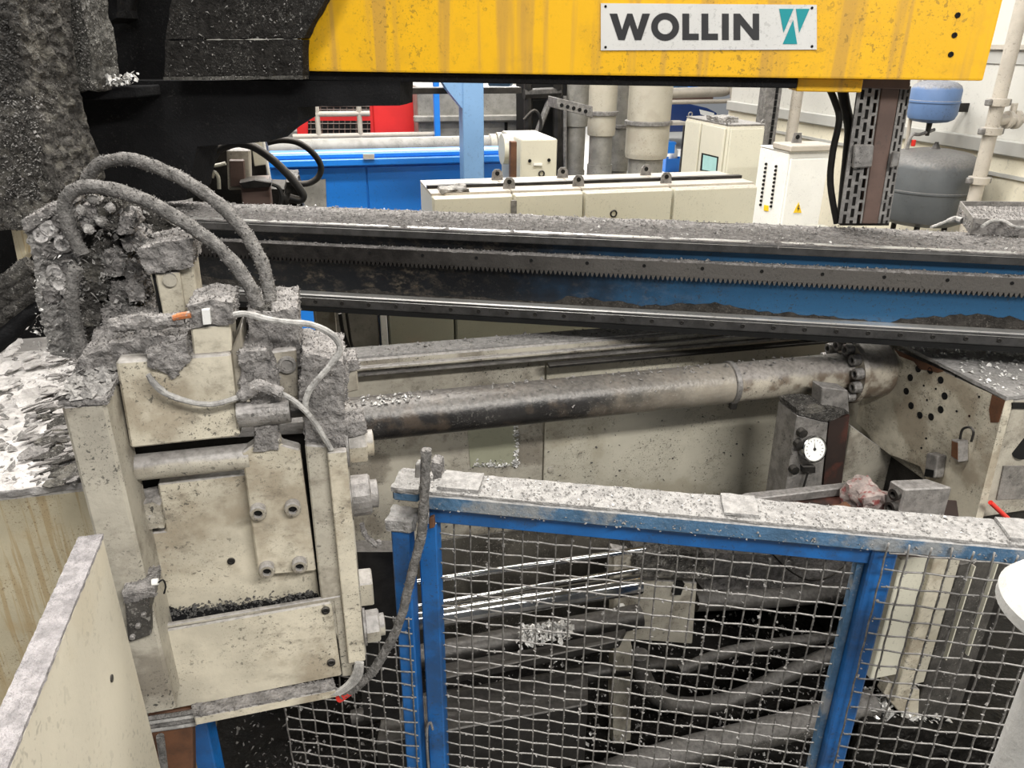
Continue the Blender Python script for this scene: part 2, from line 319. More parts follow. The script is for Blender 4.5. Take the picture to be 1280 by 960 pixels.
FLUFFY |= {K[k] for k in ('dust', 'dust_dark', 'crust_grey_white', 'hose')}
Z = Vector((0, 0, 1))
def struct(name, mb, m, **kw):
    o = mb.build(name, m, None, **kw); o['kind'] = 'structure'; return o
# ================================================================== SETTING
SW = 4.62                                        # right-hand wall: plane along the machine's v direction
BW = 27.0                                        # back wall
struct('floor', MB().box(MF, -9, 12, -2.5, BW, -0.06, 0.0), K['floor'])
WE = MF.co(MF.onu(SW, 913, 130))[1]                # the wall ends at a side bay
def wz(px, py): return MF.onu(SW, px, py)
z_r = wz(1139, 166).z; z_t = wz(1204, 209).z
wall = struct('wall_right', MB().box(MF, SW, SW + .2, -2.5, WE, 0, 7.0), K['wall_grey'])
struct('trim_1', MB().box(MF, SW - .05, SW, -1.0, WE, z_r - .05, z_r + .05), K['wall_stripe'], bevel=.008)
struct('trim_2', MB().box(MF, SW - .012, SW, -1.0, WE, 0.02, z_r - .052), K['wall_cream'])
struct('trim_3', MB().box(MF, SW - .03, SW - .012, -1.0, WE, z_t - .012, z_t + .012), K['wall_stripe'])
zs0, zs1 = wz(1262, 80).z, wz(1262, 62).z
struct('trim_4', MB().box(MF, SW - .01, SW, -1.0, WE, zs0, zs1), K['wall_stripe'])
struct('trim_5', MB().box(MF, SW - .03, SW, -1.0, WE, zs1, zs1 + .03), K['conduit'])
struct('ceiling', MB().box(MF, -9, 12, -2.5, BW + .2, 7.0, 7.1), K['wall_grey'])
struct('wall_left', MB().box(MF, -9.2, -9, -2.5, BW, 0, 7.0), K['wall_grey'])
struct('wall_back', MB().box(MF, -9, 12, BW, BW + .2, 0, 7.0), K['wall_grey'])
struct('trim_6', MB().box(MF, -9, 12, BW - .02, BW, 0, 1.1), K['floor_pale'])
struct('trim_7', MB().box(MF, 0.5, 12, 13.5, BW - .03, 0, .006), K['floor_pale'])

# ================================================================== GANTRY RAIL BEAM
DG = 2.57
gz = lambda y, d=DG: GF.sz(d, 800, y)[1]
s0 = GF.sz(DG, 100, 330)[0]; s1 = GF.sz(DG, 1560, 330)[0]
beam = thing('gantry_rail_beam', 'long blue rail beam with polished guide rails and toothed rack, thick with dust', 'rail beam', GF.pt(-.05, DG + .13, gz(407)))
MB().box(GF, s0, s1, DG, DG + .26, gz(404), gz(300)).build('beam_web', K['blue_web'], beam, bevel=.004)
MB().box(GF, s0, s1, DG - .035, DG - .001, gz(311, DG - .035), gz(299, DG - .035)).build('upper_guide_rail', K['steel'], beam, bevel=.004, seg=2)
MB().box(GF, s0, s1, DG - .05, DG - .001, gz(407, DG - .05), gz(393, DG - .05)).build('lower_guide_rail', K['steel'], beam, bevel=.004, seg=2)
MB().box(GF, s0, s1, DG - .055, DG + .27, gz(412.5, DG - .05), gz(407.2, DG - .05)).build('rail_shadow_strip', K['black'], beam)  # black strip paints the shadow line under the lower rail
# rail edges with their highlight put into brighter steel, and the grime that has settled along the web
for ya, pro in ((299, .035), (393, .05)):
    zt_ = gz(ya, DG - pro); MB().prism([GF.pt(s0 + .001, DG - pro - .001, zt_ - .007), GF.pt(s0 + .001, DG - pro + .012, zt_ + .004), GF.pt(s0 + .001, DG - .002, zt_ + .004), GF.pt(s0 + .001, DG - .002, zt_ - .007)], GF.u * (s1 - s0 - .002)).build('highlight_edge', K['highlight_steel'], beam)
gm = MB(); nn = 240; lo = []; hi = []
for i in range(nn + 1):
    a = s0 + (s1 - s0) * i / nn; h = .062 + .045 * noise.fractal(Vector((a * 3, 0, 1.7)), .8, 2.0, 4) + .012 * noise.noise(Vector((a * 40, 2, 0)))
    lo.append(GF.pt(a, DG - .0012, gz(404))); hi.append(GF.pt(a, DG - .0012, gz(394) + max(.004, h * .75)))
gm.add(lo + hi, [(i, i + 1, nn + 2 + i, nn + 1 + i) for i in range(nn)]).build('web_grime', K['web_grime'], beam)
# toothed rack
zt, zb, zr = gz(326, DG - .03), gz(343.5, DG - .03), gz(348.5, DG - .03)
m = MB(); pit = .0157; n = int((s1 - s0) / pit); d0, d1 = DG - .03, DG - .001
m.box(GF, s0, s1, d0, d1, zb, zt)
for i in range(n):
    a = s0 + i * pit
    m.prism([GF.pt(a + .001, d0, zb + .001), GF.pt(a + pit - .001, d0, zb + .001), GF.pt(a + pit * .62, d0, zr), GF.pt(a + pit * .38, d0, zr)], GF.v * (d1 - d0))
m.build('toothed_rack', K['rack'], beam)
bolt = None
def bolt_copy(proto, p, parent):
    o = proto.copy(); COL.objects.link(o); o.parent = parent; o.location = p - world_loc(parent); return o
def socket_hole(o, p, r, h, axis):
    MB().cyl(p + axis * (h * .5), p + axis * (h * .55 + .0008), r, seg=6).build('hex_socket', K['black'], o)
def hexmesh(name, r, h, axis, m, parent, p, socket=True, seg=6):
    """a bolt head whose origin is its seat, so that copies can share the mesh"""
    b = MB(); ax = Vector(axis).normalized()
    prof = [(r, 0), (r, h * .85), (r * .88, h)] + ([(r * .55, h), (r * .5, h * .45)] if socket else [])
    b.lathe(Vector((0, 0, 0)), ax, prof, seg=seg)
    me = bpy.data.meshes.new(name); me.from_pydata([v for v in b.V], [], b.F); me.materials.append(m)
    o = bpy.data.objects.new(name, me); COL.objects.link(o); o.parent = parent; o.location = p - world_loc(parent); return o
x = s0 + .05; zc = (gz(407, DG - .05) + gz(393, DG - .05)) / 2
pr = None
while x < s1:
    p = GF.pt(x, DG - .05, zc)
    pr = bolt_copy(pr, p, beam) if pr else hexmesh('rail_bolt', .0075, .003, -GF.v, K['dark_steel'], beam, p, seg=8)
    x += .1
x = s0 + .02; pr = None; zc = (zt + zb) / 2 + .008
while x < s1:
    p = GF.pt(x, DG - .03, zc)
    pr = bolt_copy(pr, p, beam) if pr else hexmesh('rack_bolt', .006, .002, -GF.v, K['black'], beam, p, seg=8)
    x += .19
zT = gz(299.5)
MB().box(GF, s0, s1, DG - .03, DG + .265, zT - .005, zT + .012).build('dust_layer', K['dust'], beam, rough=(.006, .018, 12), smooth=True, fluff=5000)
MB().box(GF, s0, s1, DG - .028, DG - .003, zt - .001, zt + .004).build('rack_dust', K['dust'], beam, rough=(.004, .012, 14), smooth=True)
flakes('dust_flakes', 5200, area(GF, s0, s1, DG - .02, DG + .26, zT + .016), .0065, K['flake_grey'], beam)
flakes('bright_flakes', 260, area(GF, s0, s1, DG - .02, DG + .26, zT + .018), .006, K['flake'], beam)
flakes('rack_flakes', 700, area(GF, s0, s1, DG - .028, DG - .004, zt + .006), .006, K['flake_grey'], beam)

# ================================================================== YELLOW SPRAY BEAM WITH SIGN
DY = DG + .04
zy = GF.sz(DY, 800, 95)[1]; ztop = 3.25
sl = GF.sz(DY, 372, 60)[0]; sr = GF.sz(DY, 1231, 92)[0]
yb = thing('spray_beam', 'yellow box beam of the spraying unit, carrying the name plate', 'machine beam', GF.pt((sl + sr) / 2, DY + .14, zy))
MB().prism([GF.pt(sl, DY, zy), GF.pt(sr, DY, zy), GF.pt(sr + .005, DY, ztop), GF.pt(sl, DY, ztop)], GF.v * .28).build('beam_shell', K['yellow'], yb, bevel=.006, seg=2)
MB().box(GF, sl - .3, GF.sz(DY, 1000, 100)[0], DY + .03, DY + .2, zy - .03, zy - .001).build('under_rail', K['soot'], yb, bevel=.003)
MB().box(GF, GF.sz(DY, 1000, 100)[0] + .002, GF.sz(DY, 1085, 100)[0], DY + .05, DY + .2, zy - .04, zy - .001).build('under_plate', K['yellow'], yb, bevel=.003)
pr = None
for px, py in ((1197, 19), (1193, 44), (1188.5, 68)):
    p = GF.onv(DY, px, py)
    pr = bolt_copy(pr, p, yb) if pr else hexmesh('end_bolt', .008, .003, -GF.v, K['black'], yb, p, seg=8)
DS = DY - .005
sg = MB().pq(GF, DS, [(751, 4), (1021, 6), (1021, 62), (751, 63)], .005).build('name_plate', K['sign'], yb, label='grey name plate with dark lettering')
def ink(name, pix, m):
    MB().pq(GF, DS - .0015, pix, .0014).build(name, m, sg)
ink('letter_w', [(762, 17), (771.5, 17), (777.5, 37), (784, 17), (790.5, 17), (797, 37), (803, 17), (812.5, 17), (801.5, 50), (793.5, 50), (787.2, 31), (781, 50), (773, 50)], K['letter'])
m = MB(); q = []
for k in range(32):
    t = 2 * math.pi * k / 32; q += [(831.5 + 17.5 * math.cos(t), 33.5 + 17.5 * math.sin(t)), (831.5 + 9.3 * math.cos(t), 33.5 + 9.3 * math.sin(t))]
P = [GF.onv(DS - .0015, *c) for c in q]
m.add(P, [(2 * k, 2 * k + 1, (2 * k + 3) % 64, (2 * k + 2) % 64) for k in range(32)])
m.build('letter_o', K['letter'], sg)
for off, in ((0,), (24,)): ink('letter_l', [(853 + off, 17), (861.5 + off, 17), (861.5 + off, 42), (873.5 + off, 42), (873.5 + off, 50), (853 + off, 50)], K['letter'])
ink('letter_i', [(902.5, 17), (911, 17), (911, 50), (902.5, 50)], K['letter'])
ink('letter_n', [(917, 17), (925, 17), (941, 36.5), (941, 17), (949, 17), (949, 50), (941.5, 50), (925.5, 30.5), (925.5, 50), (917, 50)], K['letter'])
ink('logo_triangle', [(974, 11), (992, 11), (979.5, 41)], K['teal'])
ink('logo_triangle', [(995, 11), (1012, 11), (999, 41)], K['teal'])
ink('logo_triangle', [(991.5, 25), (996.5, 55), (978.5, 55)], K['teal'])
pr = None
for px, py in ((757, 8), (757, 59), (1015, 10), (1015, 58)):
    p = GF.onv(DS, px, py); pr = bolt_copy(pr, p, sg) if pr else hexmesh('rivet', .004, .002, -GF.v, K['black'], sg, p, seg=8)

# ================================================================== SOOTY SPRAYING ARM (left, dark)
arm = thing('spray_arm', 'soot-blackened spraying arm and carriage hanging off the yellow beam', 'machine arm', GF.onv(DG + .1, 200, 250))
DA = DY - .05
MB().pq(GF, DA, [(222, -140), (470, -140), (406, 0), (380, 47), (208, 49), (214, 0)], .045).build('cover_panel', K['scale'], arm, rough=(.006, .02, 16))
MB().pq(GF, DA - .006, [(207, 51), (379, 50), (378, 95), (205, 97)], .05).build('cover_panel', K['scale'], arm, rough=(.006, .02, 16))
MB().pq(GF, DA - .012, [(204, 96.5), (378, 95), (378, 99), (204, 100)], .05).build('cover_lip', K['scale_grey'], arm, rough=(.003, .015, 20))
MB().pq(GF, DY + .03, [(60, 101), (500, 101), (500, 132), (372, 134), (372, 150), (352, 163), (335, 177), (246, 183), (232, 250), (60, 268)], .16).build('carriage_plate', K['soot'], arm, rough=(.003, .04, 9))
MB().pq(GF, DY + .19, [(90, -140), (240, -140), (240, 100), (90, 100)], .1).build('back_plate', K['soot'], arm)
MB().pq(GF, DY + .02, [(120, -140), (150, -140), (146, 22), (134, 28), (118, 20)], .12).build('inner_rib', K['soot'], arm, rough=(.01, .03, 12))
MB().pq(GF, DY - .12, [(36, 112), (170, 108), (172, 122), (44, 130)], .14).build('ledge', K['soot'], arm, bevel=.004)
MB().pq(GF, DG - .16, [(18, -140), (90, -140), (100, 0), (112, 55), (119, 113), (46, 116), (37, 60), (26, 0)], .13).build('crusted_post', K['scale_grey'], arm, rough=(.011, .014, 22))
q0 = GF.onv(DG - .1, 120, 110); q1 = GF.onv(DG - .1, 168, 104)
flakes('bright_flakes', 130, lambda: q0.lerp(q1, random.random()) + Vector((0, random.uniform(-.02, .05), random.uniform(0, .03))), .014, K['flake'], arm, .9)
def cov(x0, x1, y0, y1, d): return lambda: GF.onv(d, random.uniform(x0, x1), random.uniform(y0, y1))
flakes('sparkle_flakes', 240, cov(212, 378, -20, 96, DA - .012), .006, K['flake_grey'], arm, .9)
flakes('post_flakes', 900, cov(44, 112, -10, 112, DG - .168), .005, K['flake_grey'], arm, .9)
MB().pq(GF, DY + .03, [(-160, 262), (62, 262), (70, 420), (-160, 440)], .1).build('black_backing', K['soot'], arm)  # added dark backing that blacks out the gap behind the hoses
lc = thing('crusted_column', 'thick column crusted with grey scale beside the black spraying arm', 'column', GF.onv(DG - .4, 30, 268))
MB().pq(GF, DG - .42, [(-160, -140), (6, -140), (20, 0), (30, 75), (42, 140), (62, 195), (76, 236), (48, 262), (44, 268), (-160, 300)], .22).build('column_body', K['dust_dark'], lc, rough=(.016, .011, 20))
MB().pq(GF, DG - .44, [(-100, 262), (40, 250), (54, 262), (20, 284), (-100, 300)], .2).build('crust_edge', K['dust_dark'], lc, rough=(.02, .016, 16))
flakes('column_flakes', 700, cov(-5, 52, 120, 262, DG - .428), .006, K['flake_grey'], lc, .9)
flakes('dark_flakes', 500, cov(-5, 24, 0, 130, DG - .426), .006, K['flake_dark'], lc, .9)
tag(MB().pq(GF, DG - .30, [(8, 262), (30, 258), (32, 318), (22, 330)], .05).build('cream_bracket', K['cream_tall'], None, bevel=.003), 'small yellowed bracket below the crusted column', 'bracket')

# ================================================================== SLOTTED UPRIGHT ON THE RAIL BEAM
DU = DG + .16
pl = GF.onv(DU, 1062, 262); pr_ = GF.onv(DU, 1100, 262)
up = thing('slotted_upright', 'slotted steel cable upright with brown strip standing on the dusty rail beam', 'upright', GF.onv(DU, 1080, 281))
def slotted(name, pix4, cols, rows, d, parent):
    """plate with real slots: pix4 = tl,tr,br,bl"""
    tl, tr, br, bl = [GF.onv(d, *c) for c in pix4]; m = MB()
    nu, nv = cols * 4 + 1, rows * 4
    keep = []; idx = {}
    def P(i, j):
        if (i, j) not in idx:
            t, s_ = i / nu, j / nv; idx[(i, j)] = len(m.V); m.V.append(tl.lerp(tr, t).lerp(bl.lerp(br, t), s_))
        return idx[(i, j)]
    for i in range(nu):
        for j in range(nv):
            c = i // 4; sh = (c % 2) * 2
            if i % 4 in (2, 3) and (j + sh) % 4 in (1, 2, 3) : continue
            m.F.append((P(i, j), P(i, j + 1), P(i + 1, j + 1), P(i + 1, j)))
    o = m.build(name, K['galv'], parent)
    md = o.modifiers.new('thickness', 'SOLIDIFY'); md.thickness = .003; md.offset = 0
    return o
slotted('slotted_face', [(1073, 108), (1101, 108), (1077, 279), (1048, 279)], 3, 11, DU - .02, up)
slotted('slotted_face', [(1126, 108), (1139, 108), (1111, 279), (1097, 279)], 2, 11, DU - .005, up)
MB().pq(GF, DU - .012, [(1103, 104), (1126, 104), (1097, 280), (1077, 280)], .05).build('brown_strip', K['brown'], up, bevel=.003)
MB().pq(GF, DU + .03, [(1075, 104), (1138, 104), (1111, 282), (1050, 282)], .03).build('back_channel', K['dark_steel'], up)
MB().pq(GF, DU - .03, [(1071, 96), (1139, 96), (1137, 112), (1072, 110)], .12).build('head_plate', K['brown'], up, bevel=.003)
MB().pq(GF, DU - .04, [(1068, 181), (1093, 181), (1090, 209), (1066, 211)], .02).build('clamp', K['galv'], up, bevel=.004)
MB().pq(GF, DU - .035, [(1117, 190), (1126, 190), (1122, 208), (1113, 210)], .02).build('clamp', K['galv'], up, bevel=.003)
m = MB()
m.tube([GF.onv(DU + .06, x, y) for x, y in ((1034, 104), (1044, 128), (1049, 150), (1041, 190), (1038, 230), (1046, 279))], .011, 10, 5)
tag(m.build('black_cable', K['rubber'], None, smooth=True), 'thick black cable hanging in front of the white switch cabinet', 'cable')
m = MB()
m.tube([GF.onv(DU + .10, x, y) for x, y in ((1052, 104), (1056, 130), (1062, 160), (1060, 190), (1056, 230), (1052, 276))], .017, 10, 5)
tag(m.build('black_cable', K['rubber'], None, smooth=True), 'black cable loom running down behind the slotted upright', 'cable')

# dust filled tray on the beam's far right end
tray = thing('dusty_tray', 'small open metal tray full of dust and cables on the rail beam', 'tray', GF.onv(DG + .1, 1240, 292))
zt0 = zT + .014
ta, tb, tc_, td = [onz(zt0, *c) for c in ((1212, 293), (1420, 303), (1400, 272), (1196, 270))]
def wallp(p, q, h, t, name):
    d = (q - p).normalized(); n = Vector((-d.y, d.x, 0))
    MB().prism([p, q, q + Z * h, p + Z * h], n * t).build(name, K['steel_dusty'], tray)
wallp(ta, tb, .055, .004, 'tray_wall'); wallp(td, ta, .055, .004, 'tray_wall'); wallp(td, tc_, .055, .004, 'tray_wall')
MB().prism([ta + Z * .002, tb + Z * .002, tc_ + Z * .002, td + Z * .002], Z * .036).build('dust_fill', K['dust'], tray, rough=(.008, .015, 14))
MB().tube([onz(zt0 + .05, x, y) for x, y in ((1228, 283), (1240, 276), (1256, 277), (1270, 284), (1300, 283))], .006, 8).build('cable', K['cable'], tray, smooth=True)
tag(MB().tube([onz(zt0 + .01, x, y) for x, y in ((1164, 284), (1180, 278), (1192, 274), (1203, 276))], [.005, .005, .009, .012, .012], 8, 4).build('cable_plug', K['cable'], None, smooth=True, rough=(.002, .012, 30)), 'dusty cable with plug beside the metal tray', 'cable')

# ================================================================== CABINETS AND MACHINES BEHIND
def box_thing(name, label, cat, F, d, xl, yt, xr, depth, m, z0=0.0, group=None):
    """cabinet standing on the floor; pixel left/right/top on its front plane"""
    a0 = F.sz(d, xl, yt)[0]; a1 = F.sz(d, xr, yt)[0]; zt_ = F.sz(d, (xl + xr) / 2, yt)[1]
    t = thing(name, label, cat, F.pt((a0 + a1) / 2, d + depth / 2, z0), group)
    MB().box(F, a0, a1, d, d + depth, z0, zt_).build('body', m, t, bevel=.008)
    return t, a0, a1, zt_
# the long low cream cabinet row
DC = 4.1
zc_ = MF.sz(DC, 740, 240)[1]
edges = [(541, 642), (643, 730), (731, 841), (842, 946)]
lab = ['cream switch cabinet with a rag lying on top', 'cream switch cabinet next to the gap with exposed hinges', 'cream switch cabinet with a lifting eye, standing under the beige ducts', 'cream switch cabinet next to the white push-button cabinet']
for i, (xa, xb) in enumerate(edges):
    a0, a1 = MF.sz(DC, xa, 250)[0], MF.sz(DC, xb, 250)[0]
    t = thing('switch_cabinet', lab[i], 'cabinet', MF.pt((a0 + a1) / 2, DC + .25, 0), 'row of cream switch cabinets')
    MB().box(MF, a0, a1, DC + .02, DC + .5, 0, zc_).build('body', K['cream_clean'], t, bevel=.006)
    MB().box(MF, a0 + .006, a1 - .006, DC, DC + .019, .1, zc_ - .006).build('door', K['cream_clean'], t, bevel=.004)
    MB().box(MF, a0, a1, DC + .06, DC + .5, zc_, zc_ + .012).build('roof_lip', K['conduit'], t)
    MB().box(MF, a0, a1, DC + .2, DC + .24, zc_ + .012, zc_ + .03).build('top_rail', K['dark_steel'], t)
    if i > 0:
        for bb in (DC + .12, DC + .42):
            e = MB(); c = MF.pt(a0, bb, zc_ + .012)
            e.prism([c + MF.u * -.035, c + MF.u * .035, c + MF.u * .03 + Z * .045, c + MF.u * .015 + Z * .062, c - MF.u * .015 + Z * .062, c - MF.u * .03 + Z * .045], MF.v * .008)
            e.build('lifting_lug', K['galv'], t)
            MB().cyl(c + Z * .038 - MF.v * .002, c + Z * .038 + MF.v * .01, .013, seg=12).build('lug_hole', K['black'], t)
    if i == 2:
        p = MF.onv(DC, 767, 267); m = MB()
        m.tube([p + MF.u * .018 * math.cos(k * .7) + Z * .018 * math.sin(k * .7) for k in range(10)], .005, 6, 2).build('lifting_eye', K['dark_steel'], t, smooth=True)
    if i == 1:
        MB().box(MF, a0 - .02, a0 + .012, DC - .006, DC + .02, zc_ - .5, zc_ - .03).build('hinge_strip', K['galv'], t)
rg = MB(); p = MF.pt(MF.sz(DC, 575, 228)[0], DC + .12, zc_ + .012)
rg.box(MF, MF.co(p)[0] - .09, MF.co(p)[0] + .06, DC + .06, DC + .2, zc_ + .013, zc_ + .03)
tag(rg.build('rag', K['rag_grey'], None, rough=(.02, .015, 18)), 'crumpled grey rag lying on the cream switch cabinet', 'rag')
# small cream box with eye bolt
t, a0, a1, zt_ = box_thing('drive_box', 'small dusty cream housing at the end of the grey pipe', 'housing', MF, 5.0, 651, 174, 697, .55, K['cream_clean'])
for px, py in ((662, 201), (686, 200)): MB().cyl(MF.onv(4.998, px, py), MF.onv(5.0, px, py) - MF.v * .008, .011, seg=12).build('port', K['black'], t)
p = MF.onv(4.995, 677, 217); MB().tube([p + MF.u * .018 * math.cos(k * .7) + Z * .018 * math.sin(k * .7) for k in range(10)], .005, 6, 2).build('lifting_eye', K['dark_steel'], t, smooth=True)
MB().pq(MF, 4.99, [(667, 204), (678, 204), (678, 207), (667, 207)], .009).build('type_plate', K['white'], t)
MB().cyl(MF.onv(5.25, 652, 186), MF.onv(5.25, 652, 186) - MF.u * .14, .1, seg=24).build('flange', K['cream_clean'], t, smooth=True)
tag(MB().box(MF, MF.sz(4.85, 638.5, 197)[0], MF.sz(4.85, 646, 197)[0], 4.85, 4.9, 0, MF.sz(4.85, 642, 177)[1]).build('brown_post', K['rust'], None, bevel=.003), 'short rust-brown stub post beside the cream housing', 'post')
# blue machine with pipe
bm_, a0, a1, zt_ = box_thing('blue_machine', 'long bright blue machine base behind the rail beam', 'machine', MF, 6.0, 336, 204, 638, .22, K['blue_bright'])
MB().box(MF, a0, a1 + .05, 5.9, 6.2, zt_ + .001, zt_ + .05).build('slide_rail', K['blue_bright'], bm_, bevel=.006)
MB().box(MF, a0, a1 + .05, 5.94, 6.2, zt_ + .051, zt_ + .085).build('slide_rail', K['blue_bright'], bm_, bevel=.006)
MB().box(MF, a0, a1 + .05, 5.98, 6.0, zt_ + .086, zt_ + .093).build('edge_strip', K['white'], bm_)
sx = MF.sz(6.0, 459, 230)[0]
MB().box(MF, a0, sx - .006, 5.985, 5.999, .1, zt_ - .02).build('door', K['blue_bright'], bm_, bevel=.003)
MB().box(MF, sx + .006, a1, 5.985, 5.999, .1, zt_ - .02).build('door', K['blue_bright'], bm_, bevel=.003)
MB().pq(MF, 5.97, [(379, 226), (407, 224), (410, 300), (380, 300)], .012).build('bare_panel', K['duct_grey'], bm_)
MB().pq(MF, 5.88, [(454, 193), (468, 193), (468, 199), (454, 199)], .02).build('clip', K['conduit'], bm_)
pa = MF.onv(6.34, 322, 188); pb = MF.onv(6.34, 632, 181); pb = Vector((pb.x, pb.y, pa.z))
q = thing('grey_pipe', 'fat dirty pale pipe lying along the blue machine', 'pipe', (pa + pb) / 2 - Z * .06)
MB().cyl(pa, pb, .078, seg=24).build('pipe_body', K['duct_grey'], q, smooth=True)
for k, (c, r) in enumerate(((.93, .09), (.96, .10), (.015, .09))):
    c0 = pa.lerp(pb, c); MB().cyl(c0, c0 + MF.u * .05, r, seg=24).build('pipe_flange', K['duct'], q, smooth=True)
# pale blue gantry column
cc = thing('blue_column', 'pale blue steel gantry column with bracket arm', 'column', Vector((MF.onv(5.3, 592, 240).x, MF.onv(5.3, 592, 240).y, 0)))
a0, a1 = MF.sz(5.3, 579, 160)[0], MF.sz(5.3, 605, 160)[0]
MB().box(MF, a0, a1, 5.3, 5.46, 0, 3.4).build('shaft', K['blue_pale'], cc, bevel=.006)
za = MF.sz(5.3, 570, 112)[1]
MB().prism([MF.pt(a0, 5.31, za - .12), MF.pt(a0, 5.31, za + .25), MF.pt(a0 - .25, 5.31, za + .25), MF.pt(a0 - .1, 5.31, za)], MF.v * .13).build('gusset', K['blue_pale'], cc)
tag(MB().pb(GF, DY + .22, 610, 98, 638, 108, .06).build('blue_bracket', K['blue_pale'], None, bevel=.004), 'light blue bracket clamped under the yellow beam', 'bracket')
# overhead rail behind the column
tag(MB().box(MF, MF.sz(5.5, 500, 112)[0], MF.sz(5.5, 650, 112)[0], 5.461, 5.56, MF.sz(5.5, 560, 117)[1], MF.sz(5.5, 560, 109)[1]).build('overhead_rail', K['dark_steel'], None, bevel=.004), 'dark overhead rail running behind the pale blue column', 'rail')
# grey cabinet and red machine far back
t, a0, a1, zt_ = box_thing('grey_housing', 'large grey sheet-metal housing behind the pale blue column', 'housing', MF, 8.2, 521, 108, 652, .9, K['duct_grey'])
zz = MF.sz(8.2, 590, 147)[1]
MB().box(MF, a0 - .05, a1 + .1, 8.1, 8.2, zz - .03, zz + .03).build('shelf_rail', K['duct_grey'], t, bevel=.01)
MB().box(MF, a0 + .9, a0 + .93, 8.18, 8.2, .3, zz - .05).build('seam', K['black'], t)
tag(MB().box(MF, MF.sz(7.8, 543, 140)[0], MF.sz(7.8, 550, 140)[0], 7.8, 7.87, 0, 3.0).build('blue_post', K['blue_bright'], None, bevel=.005), 'thin blue post next to the red machine', 'post')
rm, a0, a1, zt_ = box_thing('red_machine', 'red machine with mesh-guarded openings far behind', 'machine', MF, 8.6, 366, 112, 521, 1.2, K['red'])
MB().box(MF, MF.sz(8.6, 466, 140)[0], a1, 8.57, 8.599, .2, zt_ - .05).build('side_panel', K['red'], rm, bevel=.01)
for y0, y1, xx0, xx1 in ((151, 172, 385, 463), (131, 143, 372, 462)):
    m0 = MB().pq(MF, 8.585, [(xx0, y0), (xx1, y0), (xx1, y1), (xx0, y1)], .014).build('opening', K['black'], rm)
    for k in range(11):
        xk = xx0 + (xx1 - xx0) * (k + .5) / 11; MB().cyl(MF.onv(8.575, xk, y0), MF.onv(8.575, xk, y1), .006, seg=5).build('bar', K['brown'], m0)
    for k in range(3):
        yk = y0 + (y1 - y0) * (k + .5) / 3; MB().cyl(MF.onv(8.57, xx0, yk), MF.onv(8.57, xx1, yk), .006, seg=5).build('bar', K['brown'], m0)
fr_ = thing('handrail', 'pale tubular handrail in front of the red machine', 'handrail', Vector((MF.onv(7.9, 420, 172).x, MF.onv(7.9, 420, 172).y, 0)))
zb_ = MF.sz(7.9, 460, 170)[1]
for x0_, x1_, y_ in ((366, 462, 140), (366, 545, 168)):
    p0, p1 = MF.onv(7.9, x0_, y_ + 3), MF.onv(7.9, x1_, y_); p1 = Vector((p1.x, p1.y, p0.z)); MB().cyl(p0, p1, .025, seg=10).build('rail', K['conduit'], fr_, smooth=True)
for x_ in (395, 448):
    p0 = MF.onv(7.9, x_, 128); MB().cyl(p0, Vector((p0.x, p0.y, 0)), .024, seg=10).build('upright', K['conduit'], fr_, smooth=True)
# dark machine parts between grey housing and ducts
dk = thing('steel_gantry', 'dark steel frame with slanting brace next to the beige ducts', 'frame', Vector((MF.onv(7.2, 680, 200).x, MF.onv(7.2, 680, 200).y, 0)))
for x0_, y0_, x1_, y1_, r_ in ((672, 165, 690, 118, .03), (660, 100, 660, 175, .04), (697, 100, 697, 212, .045), (706, 120, 706, 212, .02), (655, 118, 700, 116, .05)):
    MB().cyl(MF.onv(7.2, x0_, y0_), MF.onv(7.2, x1_, y1_), r_, seg=8).build('strut', K['galv'] if r_ < .035 else K['dark_steel'], dk)
MB().pq(MF, 7.35, [(655, 98), (712, 98), (712, 220), (655, 220)], .3).build('dark_backing', K['black'], dk)
MB().tube([MF.onv(7.0, x, y) for x, y in ((655, 150), (668, 138), (676, 150), (674, 168))], .015, 8).build('hose', K['rubber'], dk, smooth=True)
# ducts
def duct(name, lab, xl, xr, yb, d, m, lower=None, ring=None, grp=None):
    c = MF.onv(d, (xl + xr) / 2, yb - 6); r = (MF.sz(d, xr, yb)[0] - MF.sz(d, xl, yb)[0]) / 2
    t = thing(name, lab, 'duct', Vector((c.x, c.y, 0)) if lower else Vector((c.x, c.y, MF.sz(d, (xl + xr) / 2, yb)[1])), grp)
    zb = MF.sz(d, (xl + xr) / 2, yb - 8)[1]
    MB().cyl(Vector((c.x, c.y, zb)), Vector((c.x, c.y, 4.6)), r, seg=32).build('shell', m, t, smooth=True)
    MB().lathe(Vector((c.x, c.y, zb - .05)), Z, [(r * .8, 0), (r * .97, .012), (r, .05)], 32).build('rim', m, t, smooth=True)
    if ring: zr_ = MF.sz(d, (xl + xr) / 2, ring)[1]; MB().lathe(Vector((c.x, c.y, zr_ - .02)), Z, [(r, 0), (r + .02, .006), (r + .02, .034), (r, .04)], 32).build('clamp_ring', K['galv'], t, smooth=True)
    if lower:
        zl = MF.sz(d, (xl + xr) / 2, lower)[1]
        MB().cyl(Vector((c.x, c.y, zl)), Vector((c.x, c.y, zb)), r * .82, seg=28).build('lower_stub', K['duct_grey'], t, smooth=True)
        MB().cyl(Vector((c.x, c.y, 0)), Vector((c.x, c.y, zl)), r * .9, seg=28).build('foot', K['duct_grey'], t, smooth=True)
    return t
duct('beige_duct', 'wide beige ventilation duct with clamp ring, in front of its neighbours', 783, 832, 199, 6.6, K['duct'], 222, 153)
duct('beige_duct', 'narrower beige duct held by the slotted bracket', 735, 768, 171, 6.8, K['duct'], 205, 141)
duct('grey_duct', 'grey duct half hidden behind the two beige ducts', 757, 786, 215, 7.5, K['duct_grey'], 222, 157)
